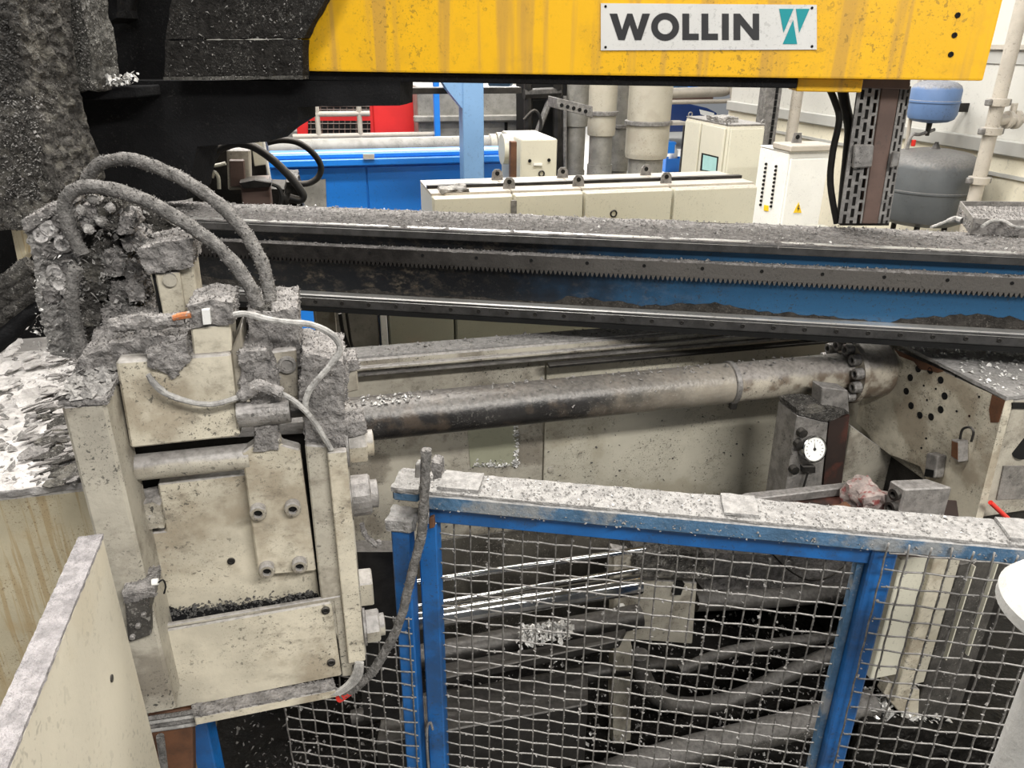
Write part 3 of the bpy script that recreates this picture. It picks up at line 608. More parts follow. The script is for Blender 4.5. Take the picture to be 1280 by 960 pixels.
duct('grey_duct', 'slim grey duct beside the dark steel frame', 708, 734, 160, 7.3, K['duct_grey'], 212, None)
bk = MB().pq(MF, 6.45, [(696, 122), (741, 133), (741, 147), (696, 136)], .26).build('duct_bracket', K['galv'], None, bevel=.004)
tag(bk, 'slotted pale steel bracket clasping the narrower beige duct', 'bracket')
for k in range(5):
    p = MF.onv(6.45, 702 + k * 7.5, 131.5 + k * 1.9); MB().cyl(p + MF.v * .002, p - MF.v * .006, .016, seg=10).build('slot', K['black'], bk)
# control cabinet with screen
DK = 5.2
cr = MF.onv(DK, 911, 157); sA, dA, zA = MF.co(cr)
cb = thing('control_cabinet', 'cream control cabinet with a small touch screen on its side', 'cabinet', MF.pt(sA + .15, DK + .4, 0))
sB = MF.sz(DK, 955, 170)[0]; far = MF.co(MF.onu(sA, 858, 146))[1]
MB().box(MF, sA, sB, DK, far, 0, zA).build('body', K['cream_clean'], cb, bevel=.01)
MB().box(MF, sA + .012, sB - .012, DK - .02, DK - .001, .05, zA - .02).build('door', K['cream_clean'], cb, bevel=.005)
MB().box(MF, sA, sB, DK, far, zA + .001, zA + .008).build('roof_dust', K['dust_light'], cb)
mid = MF.co(MF.onu(sA, 880, 160))[1]
MB().box(MF, sA - .02, sA - .001, DK + .02, mid, .05, zA - .02).build('side_door', K['cream_clean'], cb, bevel=.005)
MB().box(MF, sA - .02, sA - .001, mid + .03, far - .03, .05, zA - .02).build('side_door', K['cream_clean'], cb, bevel=.005)
q = [MF.onu(sA - .022, x, y) for x, y in ((877, 191), (898, 196), (896, 216), (875, 213))]
sc = MB().prism(q, MF.u * .02).build('screen_frame', K['black'], cb)
q = [MF.onu(sA - .024, x, y) for x, y in ((879, 193.5), (896, 197.5), (894.5, 215), (877.5, 212))]
MB().prism(q, MF.u * .0015).build('screen', K['screen'], sc)
for px, py in ((911, 153), (954, 153), (863, 143)):
    p = MF.onv(DK + .02, px, py) if px > 880 else MF.onu(sA + .02, px, py)
    MB().tube([p + MF.u * .016 * math.cos(k * .7) + Z * .016 * math.sin(k * .7) for k in range(10)], .005, 6, 2).build('lifting_eye', K['galv'], cb, smooth=True)
gl = MB(); pA = MF.pt(sA + .02, DK + .22, zA + .008); gl.box(MF, sA - .0, sA + .14, DK + .12, DK + .35, zA + .009, zA + .04)
tag(gl.build('work_gloves', K['rag_grey'], None, rough=(.025, .02, 14)), 'pair of crumpled work gloves on the cream control cabinet', 'gloves')
# white push-button cabinet
DW = 4.35
cr = MF.onv(DW, 986, 192); sA, _, zA = MF.co(cr); sB = MF.sz(DW, 1036, 200)[0]; far = MF.co(MF.onu(sA, 950, 184))[1]
pc = thing('button_cabinet', 'white cabinet with two rows of black push buttons and a warning triangle', 'cabinet', MF.pt((sA + sB) / 2, (DW + far) / 2, 0))
MB().box(MF, sA, sB, DW, far, 0, zA).build('body', K['white'], pc, bevel=.008)
MB().box(MF, sA + .01, sB - .01, DW - .02, DW - .001, .1, zA - .03).build('door', K['white'], pc, bevel=.005)
MB().box(MF, sA - .01, sB + .02, DW - .03, DW + .18, zA + .012, zA + .05).build('lid', K['conduit'], pc, bevel=.006)
MB().box(MF, sA, sB, DW, far, zA + .001, zA + .011).build('roof', K['white'], pc, bevel=.003)
pr = None
for c, (xa, ya, xb, yb_) in enumerate(((958.5, 205, 951.5, 256), (971, 208, 964.5, 258))):
    for k in range(11):
        t_ = k / 10; p = MF.onu(sA, xa + (xb - xa) * t_, ya + (yb_ - ya) * t_)
        pr = bolt_copy(pr, p, pc) if pr else hexmesh('push_button', .0085, .012, -MF.u, K['black'], pc, p, False, 8)
q = [MF.onu(sA - .004, x, y) for x, y in ((955, 256), (960.5, 257), (960, 264), (954.5, 263))]; MB().prism(q, MF.u * .003).build('tag', K['warn'], pc)
wt = MB().pq(MF, DW - .024, [(998.5, 253), (1002, 266), (992, 266)], .003).build('warning_triangle', K['warn'], pc)
MB().pq(MF, DW - .0255, [(998.6, 256), (996.5, 261.5), (998.3, 261.2), (996.8, 264.8), (999.8, 260), (998, 260.3), (999.4, 256.2)], .001).build('bolt_symbol', K['letter'], wt)
p = MF.pt(sA + .11, DW + .1, zA + .05)
e = MB().prism([p - MF.u * .035, p + MF.u * .035, p + MF.u * .025 + Z * .06, p - MF.u * .025 + Z * .06], MF.v * .008).build('lifting_lug', K['galv'], pc)
MB().cyl(p + Z * .035 - MF.v * .002, p + Z * .035 + MF.v * .01, .014, seg=12).build('lug_hole', K['black'], e)
# slotted building upright and conduit
DD = 5.9
su = thing('slotted_post', 'tall slotted steel post in front of the grey wall', 'post', Vector((MF.onv(DD, 964, 200).x, MF.onv(DD, 964, 200).y, 0)))
a0, a1 = MF.sz(DD, 954, 140)[0], MF.sz(DD, 974, 140)[0]
MB().box(MF, a0, a1, DD, DD + .1, 0, 4.2).build('post_body', K['galv'], su, bevel=.005)
pr = None
for k in range(12):
    p = MF.pt(a0 + (a1 - a0) * .68, DD - .001, MF.sz(DD, 966, 185 - k * 8)[1])
    if pr: pr = bolt_copy(pr, p, su)
    else:
        me = bpy.data.meshes.new('slot'); b_ = MB().box(MF, -.012, .012, -.003, .003, -.022, .022); me.from_pydata(b_.V, [], b_.F); me.materials.append(K['black'])
        pr = bpy.data.objects.new('slot', me); COL.objects.link(pr); pr.parent = su; pr.location = p - world_loc(su)
c = MF.onv(DD + .05, 986, 190)
tag(MB().cyl(Vector((c.x, c.y, 0)), Vector((c.x, c.y, 4.2)), .045, seg=16).build('conduit', K['conduit'], None, smooth=True), 'beige vertical conduit right behind the tall slotted post', 'conduit')
# vessels on the wall side
def vessel(name, lab, cx, yt, yb_, rp, d, m, foot):
    c = MF.onv(d, cx, (yt + yb_) / 2); zt_, zb_ = MF.sz(d, cx, yt)[1], MF.sz(d, cx, yb_)[1]; H = zt_ - zb_
    r = MF.sz(d, cx + rp, (yt + yb_) / 2)[0] - MF.sz(d, cx, (yt + yb_) / 2)[0]
    t = thing(name, lab, 'vessel', Vector((c.x, c.y, zb_)))
    pf = [(r * .35, .0), (r * .7, H * .03), (r * .92, H * .10), (r, H * .22), (r, H * .78), (r * .93, H * .88), (r * .72, H * .955), (r * .4, H * .99), (r * .12, H)]
    MB().lathe(Vector((c.x, c.y, zb_)), Z, pf, 36).build('shell', m, t, smooth=True)
    MB().lathe(Vector((c.x, c.y, zb_ + H * .47)), Z, [(r, 0), (r + .006, .004), (r + .006, .016), (r, .02)], 36).build('seam', m, t, smooth=True)
    return t, Vector((c.x, c.y, 0)), zt_, zb_, r
t, c, zt_, zb_, r = vessel('expansion_vessel', 'large dusty grey expansion vessel beside the wall', 1159, 186, 279, 47, 4.75, K['vessel_grey'], True)
MB().lathe(c + Z * (zt_ - .005), Z, [(.035, 0), (.025, .015), (.014, .04), (.012, .05)], 14).build('valve_stem', K['dark_steel'], t, smooth=True)
for k in range(3):
    q = c + Vector((math.cos(k * 2.1) * r * .6, math.sin(k * 2.1) * r * .6, 0)); MB().cyl(q + Z * .0, q + Z * (zb_ + .03), .02, seg=8).build('leg', K['dark_steel'], t)
t, c2, zt2, zb2, r2 = vessel('expansion_vessel', 'small blue expansion vessel with dusty top mounted above the grey one', 1168, 100, 153, 24.5, 4.85, K['vessel_blue'], False)
MB().cyl(c2 + Z * zb2, c2 + Z * (zb2 - .09), .02, .014, seg=10).build('neck', K['dark_steel'], t, smooth=True)
sv = MF.co(c2)[0]
MB().box(MF, sv, SW - .001, MF.co(c2)[1] + r2 * .5, MF.co(c2)[1] + r2 * .5 + .03, zb2 + .06, zb2 + .12).build('wall_bracket', K['dark_steel'], t)
# thin pipes at the vessels
g = thing('thin_pipework', 'thin grey pipes bending between the two expansion vessels', 'pipe', c2 * 1 + Z * (zb2 - .4))
MB().tube([MF.onv(4.95, x, y) for x, y in ((1150, 96), (1144, 130), (1138, 150), (1134, 175), (1128, 205))], .014, 8).build('riser', K['conduit'], g, smooth=True)
MB().tube([MF.onv(4.85, x, y) for x, y in ((1168, 162), (1150, 168), (1141, 168), (1136, 178), (1131, 200))], .012, 8).build('elbow', K['galv'], g, smooth=True)
MB().tube([MF.onv(5.0, x, y) for x, y in ((1158, 95), (1152, 115), (1147, 140))], .012, 8).build('riser', K['galv'], g, smooth=True)
MB().pb(MF, 4.83, 1141, 175, 1145, 183, .02).build('red_tap', K['red_plastic'], g, bevel=.003)
# big vertical pipe with clamps on the wall
dp = 4.3
p0 = MF.onv(dp, 1216, 255); p1 = MF.onv(dp, 1266, 0); s_, _, zb_ = MF.co(p0)
wp = thing('wall_pipe', 'vertical beige pipe with bolted clamps and a side valve on the wall', 'pipe', Vector((p0.x, p0.y, 0)))
MB().cyl(Vector((p0.x, p0.y, 0)), Vector((p0.x, p0.y, 4.4)), .043, seg=20).build('pipe_body', K['conduit'], wp, smooth=True)
for y_ in (128, 164, 225):
    zk = MF.sz(dp, 1235, y_)[1]
    MB().lathe(Vector((p0.x, p0.y, zk - .025)), Z, [(.043, 0), (.064, .004), (.066, .046), (.043, .05)], 20).build('clamp', K['conduit'], wp, smooth=True)
    MB().box(MF, s_ - .09, s_ + .09, dp - .02, dp + .02, zk - .02, zk + .02).build('clamp_ear', K['galv'], wp, bevel=.006)
zk = MF.sz(dp, 1245, 150)[1]; q = MF.pt(s_, dp, zk)
MB().cyl(q, q + MF.u * .16, .035, seg=14).build('branch', K['conduit'], wp, smooth=True)
vv = MB().lathe(q + MF.u * .09, MF.u, [(.03, 0), (.055, .005), (.055, .03), (.04, .035), (.04, .06), (.058, .065), (.058, .09), (.03, .095)], 16).build('valve', K['conduit'], wp, smooth=True)
MB().cyl(q + MF.u * .13, q + MF.u * .13 + Z * .1, .02, seg=10).build('valve_stem', K['conduit'], vv, smooth=True)
MB().cyl(q + MF.u * .17, q + MF.u * .9, .022, seg=12).build('branch_pipe', K['conduit'], wp, smooth=True)
# pipes and clutter far back
hp = thing('ceiling_pipe', 'beige horizontal pipe with elbow behind the wide duct', 'pipe', MF.onv(9.0, 870, 130))
MB().tube([MF.onv(9.0, x, y) for x, y in ((820, 117), (880, 115), (905, 114), (911, 108), (911, 92))], .06, 12, 4).build('main_run', K['conduit'], hp, smooth=True)
MB().tube([MF.onv(8.9, x, y) for x, y in ((820, 128), (880, 127), (912, 126), (915, 120), (915, 108))], .025, 8, 3).build('thin_run', K['conduit'], hp, smooth=True)
gd = thing('brown_girder', 'brown girder hung below the beige horizontal pipe', 'girder', MF.onv(9.3, 860, 126))
MB().pb(MF, 9.3, 828, 119, 892, 126, .1).build('girder_beam', K['brown'], gd, bevel=.01)
for x_ in (800, 832): p = MF.onv(9.35, x_, 120); MB().cyl(p, Vector((p.x, p.y, 6.99)), .02, seg=8).build('hanger', K['galv'], gd)
tk = thing('pale_blue_tank', 'pale blue tank hung high up behind the beige pipes', 'tank', MF.onv(12.2, 848, 111))
MB().pb(MF, 12.0, 828, 90, 868, 111, .8).build('tank_body', K['blue_pale'], tk, bevel=.06, seg=3)
for x_ in (832, 864): p = MF.onv(12.4, x_, 92); MB().cyl(p, Vector((p.x, p.y, 6.99)), .03, seg=8).build('hanger', K['galv'], tk)
tag(MB().box(MF, MF.sz(11.0, 864, 100)[0], MF.sz(11.0, 874, 100)[0], 11.0, 11.1, MF.sz(11.0, 869, 112)[1], 6.99).build('blue_stanchion', K['blue_bright'], None, bevel=.01), 'bright blue stanchion beside the pale blue tank', 'post')
# dark block under beam
tag(MB().pb(GF, DY + .3, 880, 98, 958, 109, .2).build('dark_motor_block', K['soot'], None, bevel=.006), 'dark block under the yellow beam in front of the slotted post', 'block')
# car
DCa = 20.5
cz = MF.sz(DCa, 850, 178)[1]; cpt = MF.onv(DCa, 868, 178); sc_ = MF.co(cpt)[0]
car = thing('parked_car', 'dark blue car parked at the far end of the hall', 'car', MF.pt(sc_ - .6, DCa + .85, 0))
sc_ += .35
side = [(a, z * 1.32) for a, z in ((-2.2, .35), (.05, .35), (.12, .55), (.06, .72), (-.25, .82), (-.9, .92), (-1.35, 1.35), (-2.2, 1.4))]
MB().prism([MF.pt(sc_ + a + .2, DCa, z) for a, z in side], MF.v * 1.7).build('car_body', K['navy'], car, bevel=.06, seg=3, smooth=True)
MB().prism([MF.pt(sc_ + a + .2, DCa - .01, z) for a, z in ((-.95, 1.25), (-1.35, 1.72), (-2.0, 1.77), (-2.0, 1.29))], MF.v * .03).build('side_window', K['car_glass'], car)
MB().prism([MF.pt(sc_ + a + .2, DCa - .01, z) for a, z in ((-.02, .80), (-.45, .92), (-.5, 1.05), (-.05, .95))], MF.v * .05).build('headlight', K['white'], car)
for a in (-.35,): MB().cyl(MF.pt(sc_ + a + .1, DCa - .03, .32), MF.pt(sc_ + a + .1, DCa + .2, .32), .32, seg=24).build('wheel', K['rubber'], car, smooth=True)
bt = thing('work_bench', 'low steel bench with blue drawer standing before the parked car', 'bench', MF.pt(sc_ - .4, 16.2, 0))
q = MF.onv(16.0, 848, 153); qs, _, qz = MF.co(q)
MB().box(MF, qs - .9, qs + .25, 16.0, 16.5, qz - .06, qz).build('bench_top', K['conduit'], bt, bevel=.01)
MB().box(MF, qs + .15, qs + .2, 16.02, 16.07, 0, qz - .061).build('leg', K['dark_steel'], bt)
MB().box(MF, qs - .85, qs - .8, 16.02, 16.07, 0, qz - .061).build('leg', K['dark_steel'], bt)
MB().box(MF, qs - .7, qs + .0, 16.05, 16.45, qz - .65, qz - .4).build('drawer', K['blue_bright'], bt, bevel=.01)
cr_ = thing('blue_crate', 'small blue crate on the pale floor', 'crate', onz(0, 843, 214))
p = onz(0, 843, 215); a, b, _ = MF.co(p)
MB().box(MF, a - .22, a + .22, b, b + .3, 0, .03).build('crate_base', K['blue_bright'], cr_)
for n_, bx in (('crate_wall', (a - .22, a + .22, b - .02, b)), ('crate_wall', (a - .24, a - .22, b - .02, b + .32)), ('crate_wall', (a + .22, a + .24, b - .02, b + .32)), ('crate_wall', (a - .22, a + .22, b + .3, b + .32))):
    MB().box(MF, *bx, 0, .3).build(n_, K['blue_bright'], cr_)
bo = thing('plastic_bottle', 'clear white plastic bottle standing in the blue crate', 'bottle', MF.pt(a, b + .14, .031))
MB().lathe(MF.pt(a, b + .14, .031), Z, [(.09, 0), (.1, .02), (.1, .42), (.04, .5), (.035, .56)], 16).build('bottle_body', K['white'], bo, smooth=True)
MB().cyl(MF.pt(a, b + .14, .592), MF.pt(a, b + .14, .64), .045, seg=12).build('cap', K['blue_bright'], bo)
# pump with hoses behind the beam, left
DPm = 3.5
pm = thing('oily_pump', 'oily dark pump block with fittings behind the rail beam', 'pump', Vector((MF.onv(DPm, 300, 240).x, MF.onv(DPm, 300, 240).y, 0)))
MB().pq(MF, DPm, [(283, 187), (312, 187), (314, 236), (285, 238)], .1).build('pump_body', K['cream_grimy'], pm, bevel=.006)
MB().pq(MF, DPm - .03, [(286, 200), (305, 200), (307, 233), (288, 234)], .03).build('pump_cover', K['brown'], pm, bevel=.004)
MB().pq(MF, DPm - .05, [(300, 226), (336, 224), (340, 262), (304, 264)], .12).build('pump_foot', K['brown'], pm, bevel=.004)
MB().pq(MF, DPm - .1, [(298, 228), (318, 224), (340, 228), (338, 234), (304, 236)], .1).build('dark_flange', K['dark_steel'], pm, bevel=.004)
MB().pq(MF, DPm + .12, [(314, 177), (330, 177), (333, 206), (318, 208)], .05).build('pale_block', K['cream_clean'], pm, bevel=.003)
MB().pq(MF, DPm + .2, [(236, 175), (332, 175), (334, 235), (372, 236), (376, 400), (250, 400)], .25).build('pump_stand', K['dark_steel'], pm, bevel=.004)
a_ = MF.sz(DPm + .3, 300, 390); MB().box(MF, a_[0] - .12, a_[0] + .12, DPm + .2, DPm + .4, 0, a_[1]).build('pump_column', K['dark_steel'], pm)
MB().cyl(MF.onv(DPm + .1, 329, 176), MF.onv(DPm + .1, 338, 228), .007, seg=8).build('pale_rod', K['white'], pm, smooth=True)
MB().tube([MF.onv(DPm - .02, x, y) for x, y in ((240, 198), (252, 205), (268, 207), (282, 204))], .008, 8).build('white_pipe', K['cream_clean'], pm, smooth=True)
MB().tube([MF.onv(DPm - .02, x, y) for x, y in ((265, 222), (268, 215), (273, 222), (274, 236))], .008, 8).build('white_pipe', K['cream_clean'], pm, smooth=True)
MB().tube([MF.onv(DPm - .05, x, y) for x, y in ((248, 193), (256, 186), (268, 182), (278, 179))], .014, 8).build('grey_pipe', K['galv'], pm, smooth=True)
m = MB(); m.tube([MF.onv(DPm - .1, x, y) for x, y in ((334, 178), (352, 175), (372, 178), (390, 190), (401, 207), (398, 221), (386, 229), (370, 230))], .013, 10, 5)
tag(m.build('black_hose', K['rubber'], None, smooth=True), 'looping black hose in front of the bright blue machine', 'hose')
m = MB(); m.tube([MF.onv(DPm - .22, x, y) for x, y in ((300, 179), (318, 184), (340, 199), (358, 216), (371, 231), (379, 244), (375, 250), (362, 247))], .016, 10, 5)
tag(m.build('black_hose', K['rubber'], None, smooth=True), 'straight sloping black hose running off the oily pump', 'hose')
m = MB(); m.tube([MF.onv(DPm - .2, x, y) for x, y in ((258, 228), (262, 205), (272, 188), (288, 180), (300, 178))], .018, 10, 5)
tag(m.build('black_hose', K['rubber'], None, smooth=True), 'short black hose arching over the oily pump', 'hose')
vb = thing('valve_block', 'small dark valve block at the hose ends', 'valve', MF.onv(DPm - .1, 368, 262))
MB().pq(MF, DPm - .15, [(358, 228), (372, 228), (380, 262), (352, 262)], .36).build('valve_body', K['dark_steel'], vb, rough=(.008, .015, 20))
MB().tube([MF.onv(DPm - .16, x, y) for x, y in ((340, 230), (348, 234), (352, 246), (350, 258))], .009, 8).build('fitting', K['rubber'], vb, smooth=True)

# ================================================================== REAR PLATEN (right)
ZP = 1.72
cp = onz(ZP, 1257, 500); SP, DP0, _ = MF.co(cp)
pe = MF.onu(SP, 1100, 460); DPIPE, ZPIPE = MF.co(pe)[1], pe.z
pt_ = thing('rear_platen', 'cream machine platen with ring of drilled holes and dusty sloping top', 'machine platen', MF.pt(SP + .2, DP0 + .4, 0))
MB().box(MF, SP + .03, SP + .36, DP0 + .001, DP0 + .95, 1.285, ZP).build('platen_body', K['cream_grimy'], pt_, bevel=.008)
MB().box(MF, SP + .06, SP + .33, DP0 + .06, DP0 + .9, .30, 1.284).build('platen_foot', K['dark_steel'], pt_, bevel=.008)
fp = [MF.onu(SP, x, y) for x, y in ((1257, 500.5), (1219, 650), (1190, 760), (1160, 760), (1168, 620), (1150, 583), (1128, 574), (1112, 568), (1092, 553), (1083, 540), (1070, 527), (1074, 505), (1085, 492), (1108, 440), (1120, 437.5))]
MB().prism(fp, MF.u * .029).build('face_plate', K['cream'], pt_)
MB().box(MF, SP - .002, SP + .365, DP0 - .004, DP0 + .95, ZP + .001, ZP + .012).build('top_dust', K['dust_light'], pt_, rough=(.003, .02, 20), smooth=True)
flakes('top_flakes', 420, area(MF, SP, SP + .35, DP0, DP0 + .7, ZP + .014), .012, K['flake'], pt_)
bp = [MF.onu(SP - .002, x, y) for x, y in ((1118, 436.5), (1180, 464), (1172, 466), (1160, 463), (1150, 462), (1142, 452), (1124, 445))]
MB().prism(bp, MF.u * .0015).build('bare_patch', K['rust'], pt_)
bp = [MF.onu(SP - .002, x, y) for x, y in ((1240, 493), (1256, 501), (1248, 528), (1238, 528), (1236, 512))]
MB().prism(bp, MF.u * .0015).build('bare_patch', K['rust'], pt_)
pr = None
for px, py in ((1138, 472), (1148, 461), (1163, 463), (1176, 475), (1181, 495), (1176, 512), (1164, 521), (1150, 519), (1139, 507), (1133, 489)):
    p = MF.onu(SP, px, py)
    pr = bolt_copy(pr, p, pt_) if pr else hexmesh('drilled_hole', .0125, .002, -MF.u, K['black'], pt_, p, seg=14)
pr = None
for px, py in ((1155, 482), (1170, 486), (1159, 500), (1195, 470), (1224, 496), (1158, 548), (1152, 560), (1212, 520), (1196, 514)):
    p = MF.onu(SP, px, py)
    pr = bolt_copy(pr, p, pt_) if pr else hexmesh('small_hole', .004, .002, -MF.u, K['black'], pt_, p, seg=8)
# near side: sight hole, grey plate, lever
MB().cyl(MF.onv(DP0 + .002, 1277, 560), MF.onv(DP0, 1277, 560) - MF.v * .006, .036, seg=24).build('sight_hole', K['black'], pt_, smooth=True)
MB().pq(MF, DP0 - .004, [(1255, 583), (1300, 583), (1290, 623), (1246, 625)], .005).build('type_plate', K['steel_dusty'], pt_)
MB().pq(MF, DP0 - .006, [(1266, 504), (1300, 504), (1300, 512), (1266, 511)], .006).build('top_slot', K['black'], pt_)
lv = MF.onv(DP0 - .05, 1238, 628); l2 = MF.onv(DP0 - .05, 1264, 652)
lever = thing('red_lever', 'slim red lever poking up at the platen corner', 'lever', l2)
MB().cyl(lv, l2, .0075, seg=10).build('lever_grip', K['red_plastic'], lever, smooth=True)
MB().cyl(l2, MF.onv(DP0 + .01, 1275, 668), .006, seg=8).build('lever_shaft', K['dark_steel'], lever)
# cream drums behind the platen
for xx, lb in ((1238, 'stubby cream drum behind the platen top'), (1276, 'grey drum behind the platen top, next to the stubby cream drum')):
    c = MF.onv(2.95, xx, 450)
    t = thing('round_housing', lb, 'housing', Vector((c.x, c.y, 0)))
    MB().cyl(Vector((c.x, c.y, 0)), Vector((c.x, c.y, 1.75)), .06, seg=24).build('drum_body', K['cream'] if xx < 1250 else K['cream_grimy'], t, smooth=True)
    MB().lathe(Vector((c.x, c.y, 1.75)), Z, [(.06, 0), (.066, .004), (.066, .02), (.05, .025)], 24).build('drum_rim', K['dark_steel'], t, smooth=True)

# ================================================================== BIG HYDRAULIC PIPE
sl_ = MF.co(MF.onv(DPIPE, 290, 535))[0]
hy = thing('hydraulic_pipe', 'thick blackened hydraulic pipe sloping across to the bolted elbow flange', 'pipe', MF.pt((sl_ + SP) / 2, DPIPE, ZPIPE - .075))
sm = MF.co(MF.onv(DPIPE, 912, 478))[0]; se = MF.co(MF.onv(DPIPE, 1052, 465))[0]
MB().cyl(MF.pt(sl_, DPIPE, ZPIPE), MF.pt(sm, DPIPE, ZPIPE), .072, seg=36).build('pipe_run', K['pipe_run'], hy, smooth=True)
MB().cyl(MF.pt(sm + .001, DPIPE, ZPIPE), MF.pt(SP - .1, DPIPE, ZPIPE), .070, seg=36).build('pipe_end', K['pipe_pale'], hy, smooth=True)
MB().lathe(MF.pt(sm - .012, DPIPE, ZPIPE), MF.u, [(.072, 0), (.078, .003), (.078, .02), (.072, .024)], 36).build('clamp_band', K['steel_dusty'], hy, smooth=True)
MB().box(MF, sm - .012, sm + .014, DPIPE - .05, DPIPE - .03, ZPIPE - .083, ZPIPE - .055).build('clamp_screw', K['dark_steel'], hy, bevel=.003)
fl = MB().lathe(MF.pt(SP - .155, DPIPE, ZPIPE), MF.u, [(.07, 0), (.118, .002), (.12, .012), (.12, .02), (.106, .028), (.106, .145), (.10, .153)], 40).build('elbow_flange', K['pipe_pale'], hy, smooth=True)
pr = None
for k in range(12):
    t_ = 2 * math.pi * k / 12 + .2
    p = MF.pt(SP - .155, DPIPE + math.cos(t_) * .098, ZPIPE + math.sin(t_) * .098)
    pr = bolt_copy(pr, p, fl) if pr else hexmesh('socket_bolt', .0205, .03, -MF.u, K['steel_dusty'], fl, p, seg=14)
    MB().cyl(p - MF.u * .014, p - MF.u * .0155, .0108, seg=6).build('hex_socket', K['black'], fl)
def onpipe():
    t_ = random.gauss(1.7, .35); return MF.pt(random.uniform(sl_ + .05, SP - .16), DPIPE + math.cos(t_) * .074, ZPIPE + math.sin(t_) * .074)
flakes('pipe_flakes', 260, onpipe, .010, K['flake_grey'], hy)
q0 = MF.pt(MF.co(MF.onv(DPIPE, 480, 490))[0], DPIPE, ZPIPE)
def blob():
    t_ = random.gauss(1.9, .16); return q0 + MF.u * random.gauss(.02, .05) + MF.v * math.cos(t_) * .074 + Z * math.sin(t_) * .075
flakes('bright_flakes', 45, blob, .011, K['flake'], hy)

# ================================================================== GUARD PANELS AND CHANNEL
DN = 2.47
zc1, zc0 = MF.sz(2.40, 625, 438)[1], MF.sz(2.40, 625, 460)[1]
ca, cb_ = MF.sz(2.40, 330, 475)[0], MF.sz(2.40, 1040, 430)[0]
ch = thing('guide_channel', 'long dusty cream guide channel on top of the machine guard', 'channel', MF.pt((ca + cb_) / 2, 2.45, zc0))
MB().box(MF, ca, cb_, 2.42, 2.52, zc0, zc1).build('channel_body', K['cream_grimy'], ch, bevel=.006)
MB().box(MF, ca, cb_, 2.395, 2.419, zc0 + .034, zc0 + .046).build('ridge', K['cream_grimy'], ch, bevel=.003)
MB().box(MF, ca, cb_, 2.405, 2.419, zc0 + .012, zc0 + .02).build('ridge', K['steel_dusty'], ch)
xh = MF.sz(2.40, 685, 460)[0]
MB().box(MF, xh, cb_, 2.385, 2.419, zc0 - .012, zc0 - .001).build('slide_bar', K['dark_steel'], ch, bevel=.002)
MB().box(MF, ca, cb_, 2.43, 2.52, zc1 + .001, zc1 + .007).build('channel_dust', K['dust_light'], ch, rough=(.002, .02, 20))
flakes('channel_flakes', 250, area(MF, ca, cb_, 2.43, 2.52, zc1 + .009), .01, K['flake_grey'], ch)
pnl = thing('machine_guard', 'cream sheet-metal machine guard behind the hydraulic pipe', 'guard', MF.pt((ca + cb_) / 2, DN + .02, 0))
sx_ = MF.sz(DN, 680, 550)[0]; sr_ = MF.sz(DN, 1012, 550)[0]; sl2 = MF.sz(DN, 310, 560)[0]
zg, zgm = .35, MF.sz(DN, 700, 655)[1]
MB().box(MF, sl2, sr_ + .14, DN + .004, DN + .03, zg, zgm - .003).build('kick_panel', K['guard_dark'], pnl, bevel=.003)  # lower guard, a darker colour than the panels above
MB().box(MF, sl2, sx_ - .003, DN, DN + .03, zgm, zc0 - .013).build('guard_panel', K['cream_grimy'], pnl, bevel=.003)
MB().box(MF, sx_ + .003, sr_, DN, DN + .03, zgm, zc0 - .013).build('guard_panel', K['cream_panel'], pnl, bevel=.003)
MB().box(MF, sr_ + .002, sr_ + .14, DN - .0, DN + .03, zgm, zc0 - .013).build('guard_panel', K['cream_grimy'], pnl, bevel=.003)
MB().pq(MF, DN - .004, [(584, 532), (646, 532), (648, 582), (588, 584)], .003).build('window_sheet', K['window'], pnl)
def wf():
    if random.random() < .5: return MF.onv(DN - .006, 646 + random.gauss(0, 2), random.uniform(530, 584))
    return MF.onv(DN - .006, random.uniform(590, 648), 583 - abs(random.gauss(0, 3)))
flakes('window_flakes', 150, wf, .012, K['flake'], pnl, .9)
p = MF.onv(DN, 688, 587); MB().lathe(p, -MF.v, [(.012, 0), (.012, .006), (.006, .007)], 10).build('guard_latch', K['cream_grimy'], pnl)
def gp():
    return MF.onv(DN - .003, random.uniform(480, 1000), random.uniform(500, 680))
flakes('guard_specks', 240, gp, .006, K['flake_dark'], pnl, .9)
# cabinets behind the guard, seen under the rail beam
DB = 3.35
for i, (x0_, x1_, kk, lb) in enumerate(((395, 475, 'duct_grey', 'plain grey cabinet under the rail beam next to the white strip'), (487, 569, 'grey_green', 'grey-green cabinet with a red button under the rail beam'),
                              (570, 803, 'grey_green', 'wide grey-green cabinet seen under the rail beam'), (805, 1040, 'grey_green', 'grey-green cabinet hidden behind the guide channel end'))):
    a0, a1 = MF.sz(DB, x0_, 425)[0], MF.sz(DB, x1_, 425)[0]
    t = thing('low_cabinet', lb, 'cabinet', MF.pt((a0 + a1) / 2, DB + .1, 0), 'cabinets under the rail beam')
    MB().box(MF, a0, a1, DB + .015, DB + .25, 0, 1.82).build('body', K[kk], t, bevel=.005)
    MB().box(MF, a0 + .006, a1 - .006, DB, DB + .014, .1, 1.8).build('door', K[kk], t, bevel=.003)
    if i == 1:
        p = MF.onv(DB, 517, 442); MB().cyl(p, p - MF.v * .03, .02, seg=16).build('red_button', K['red_plastic'], t, smooth=True)
        p = MF.onv(DB, 539, 446); MB().cyl(p, p - MF.v * .02, .014, seg=12).build('black_button', K['black'], t, smooth=True)
a0, a1 = MF.sz(DB, 477, 425)[0], MF.sz(DB, 485, 425)[0]
tag(MB().box(MF, a0, a1, DB - .01, DB + .2, 0, 1.8).build('white_strip', K['white'], None, bevel=.002), 'narrow white upright strip between two low cabinets', 'strip')
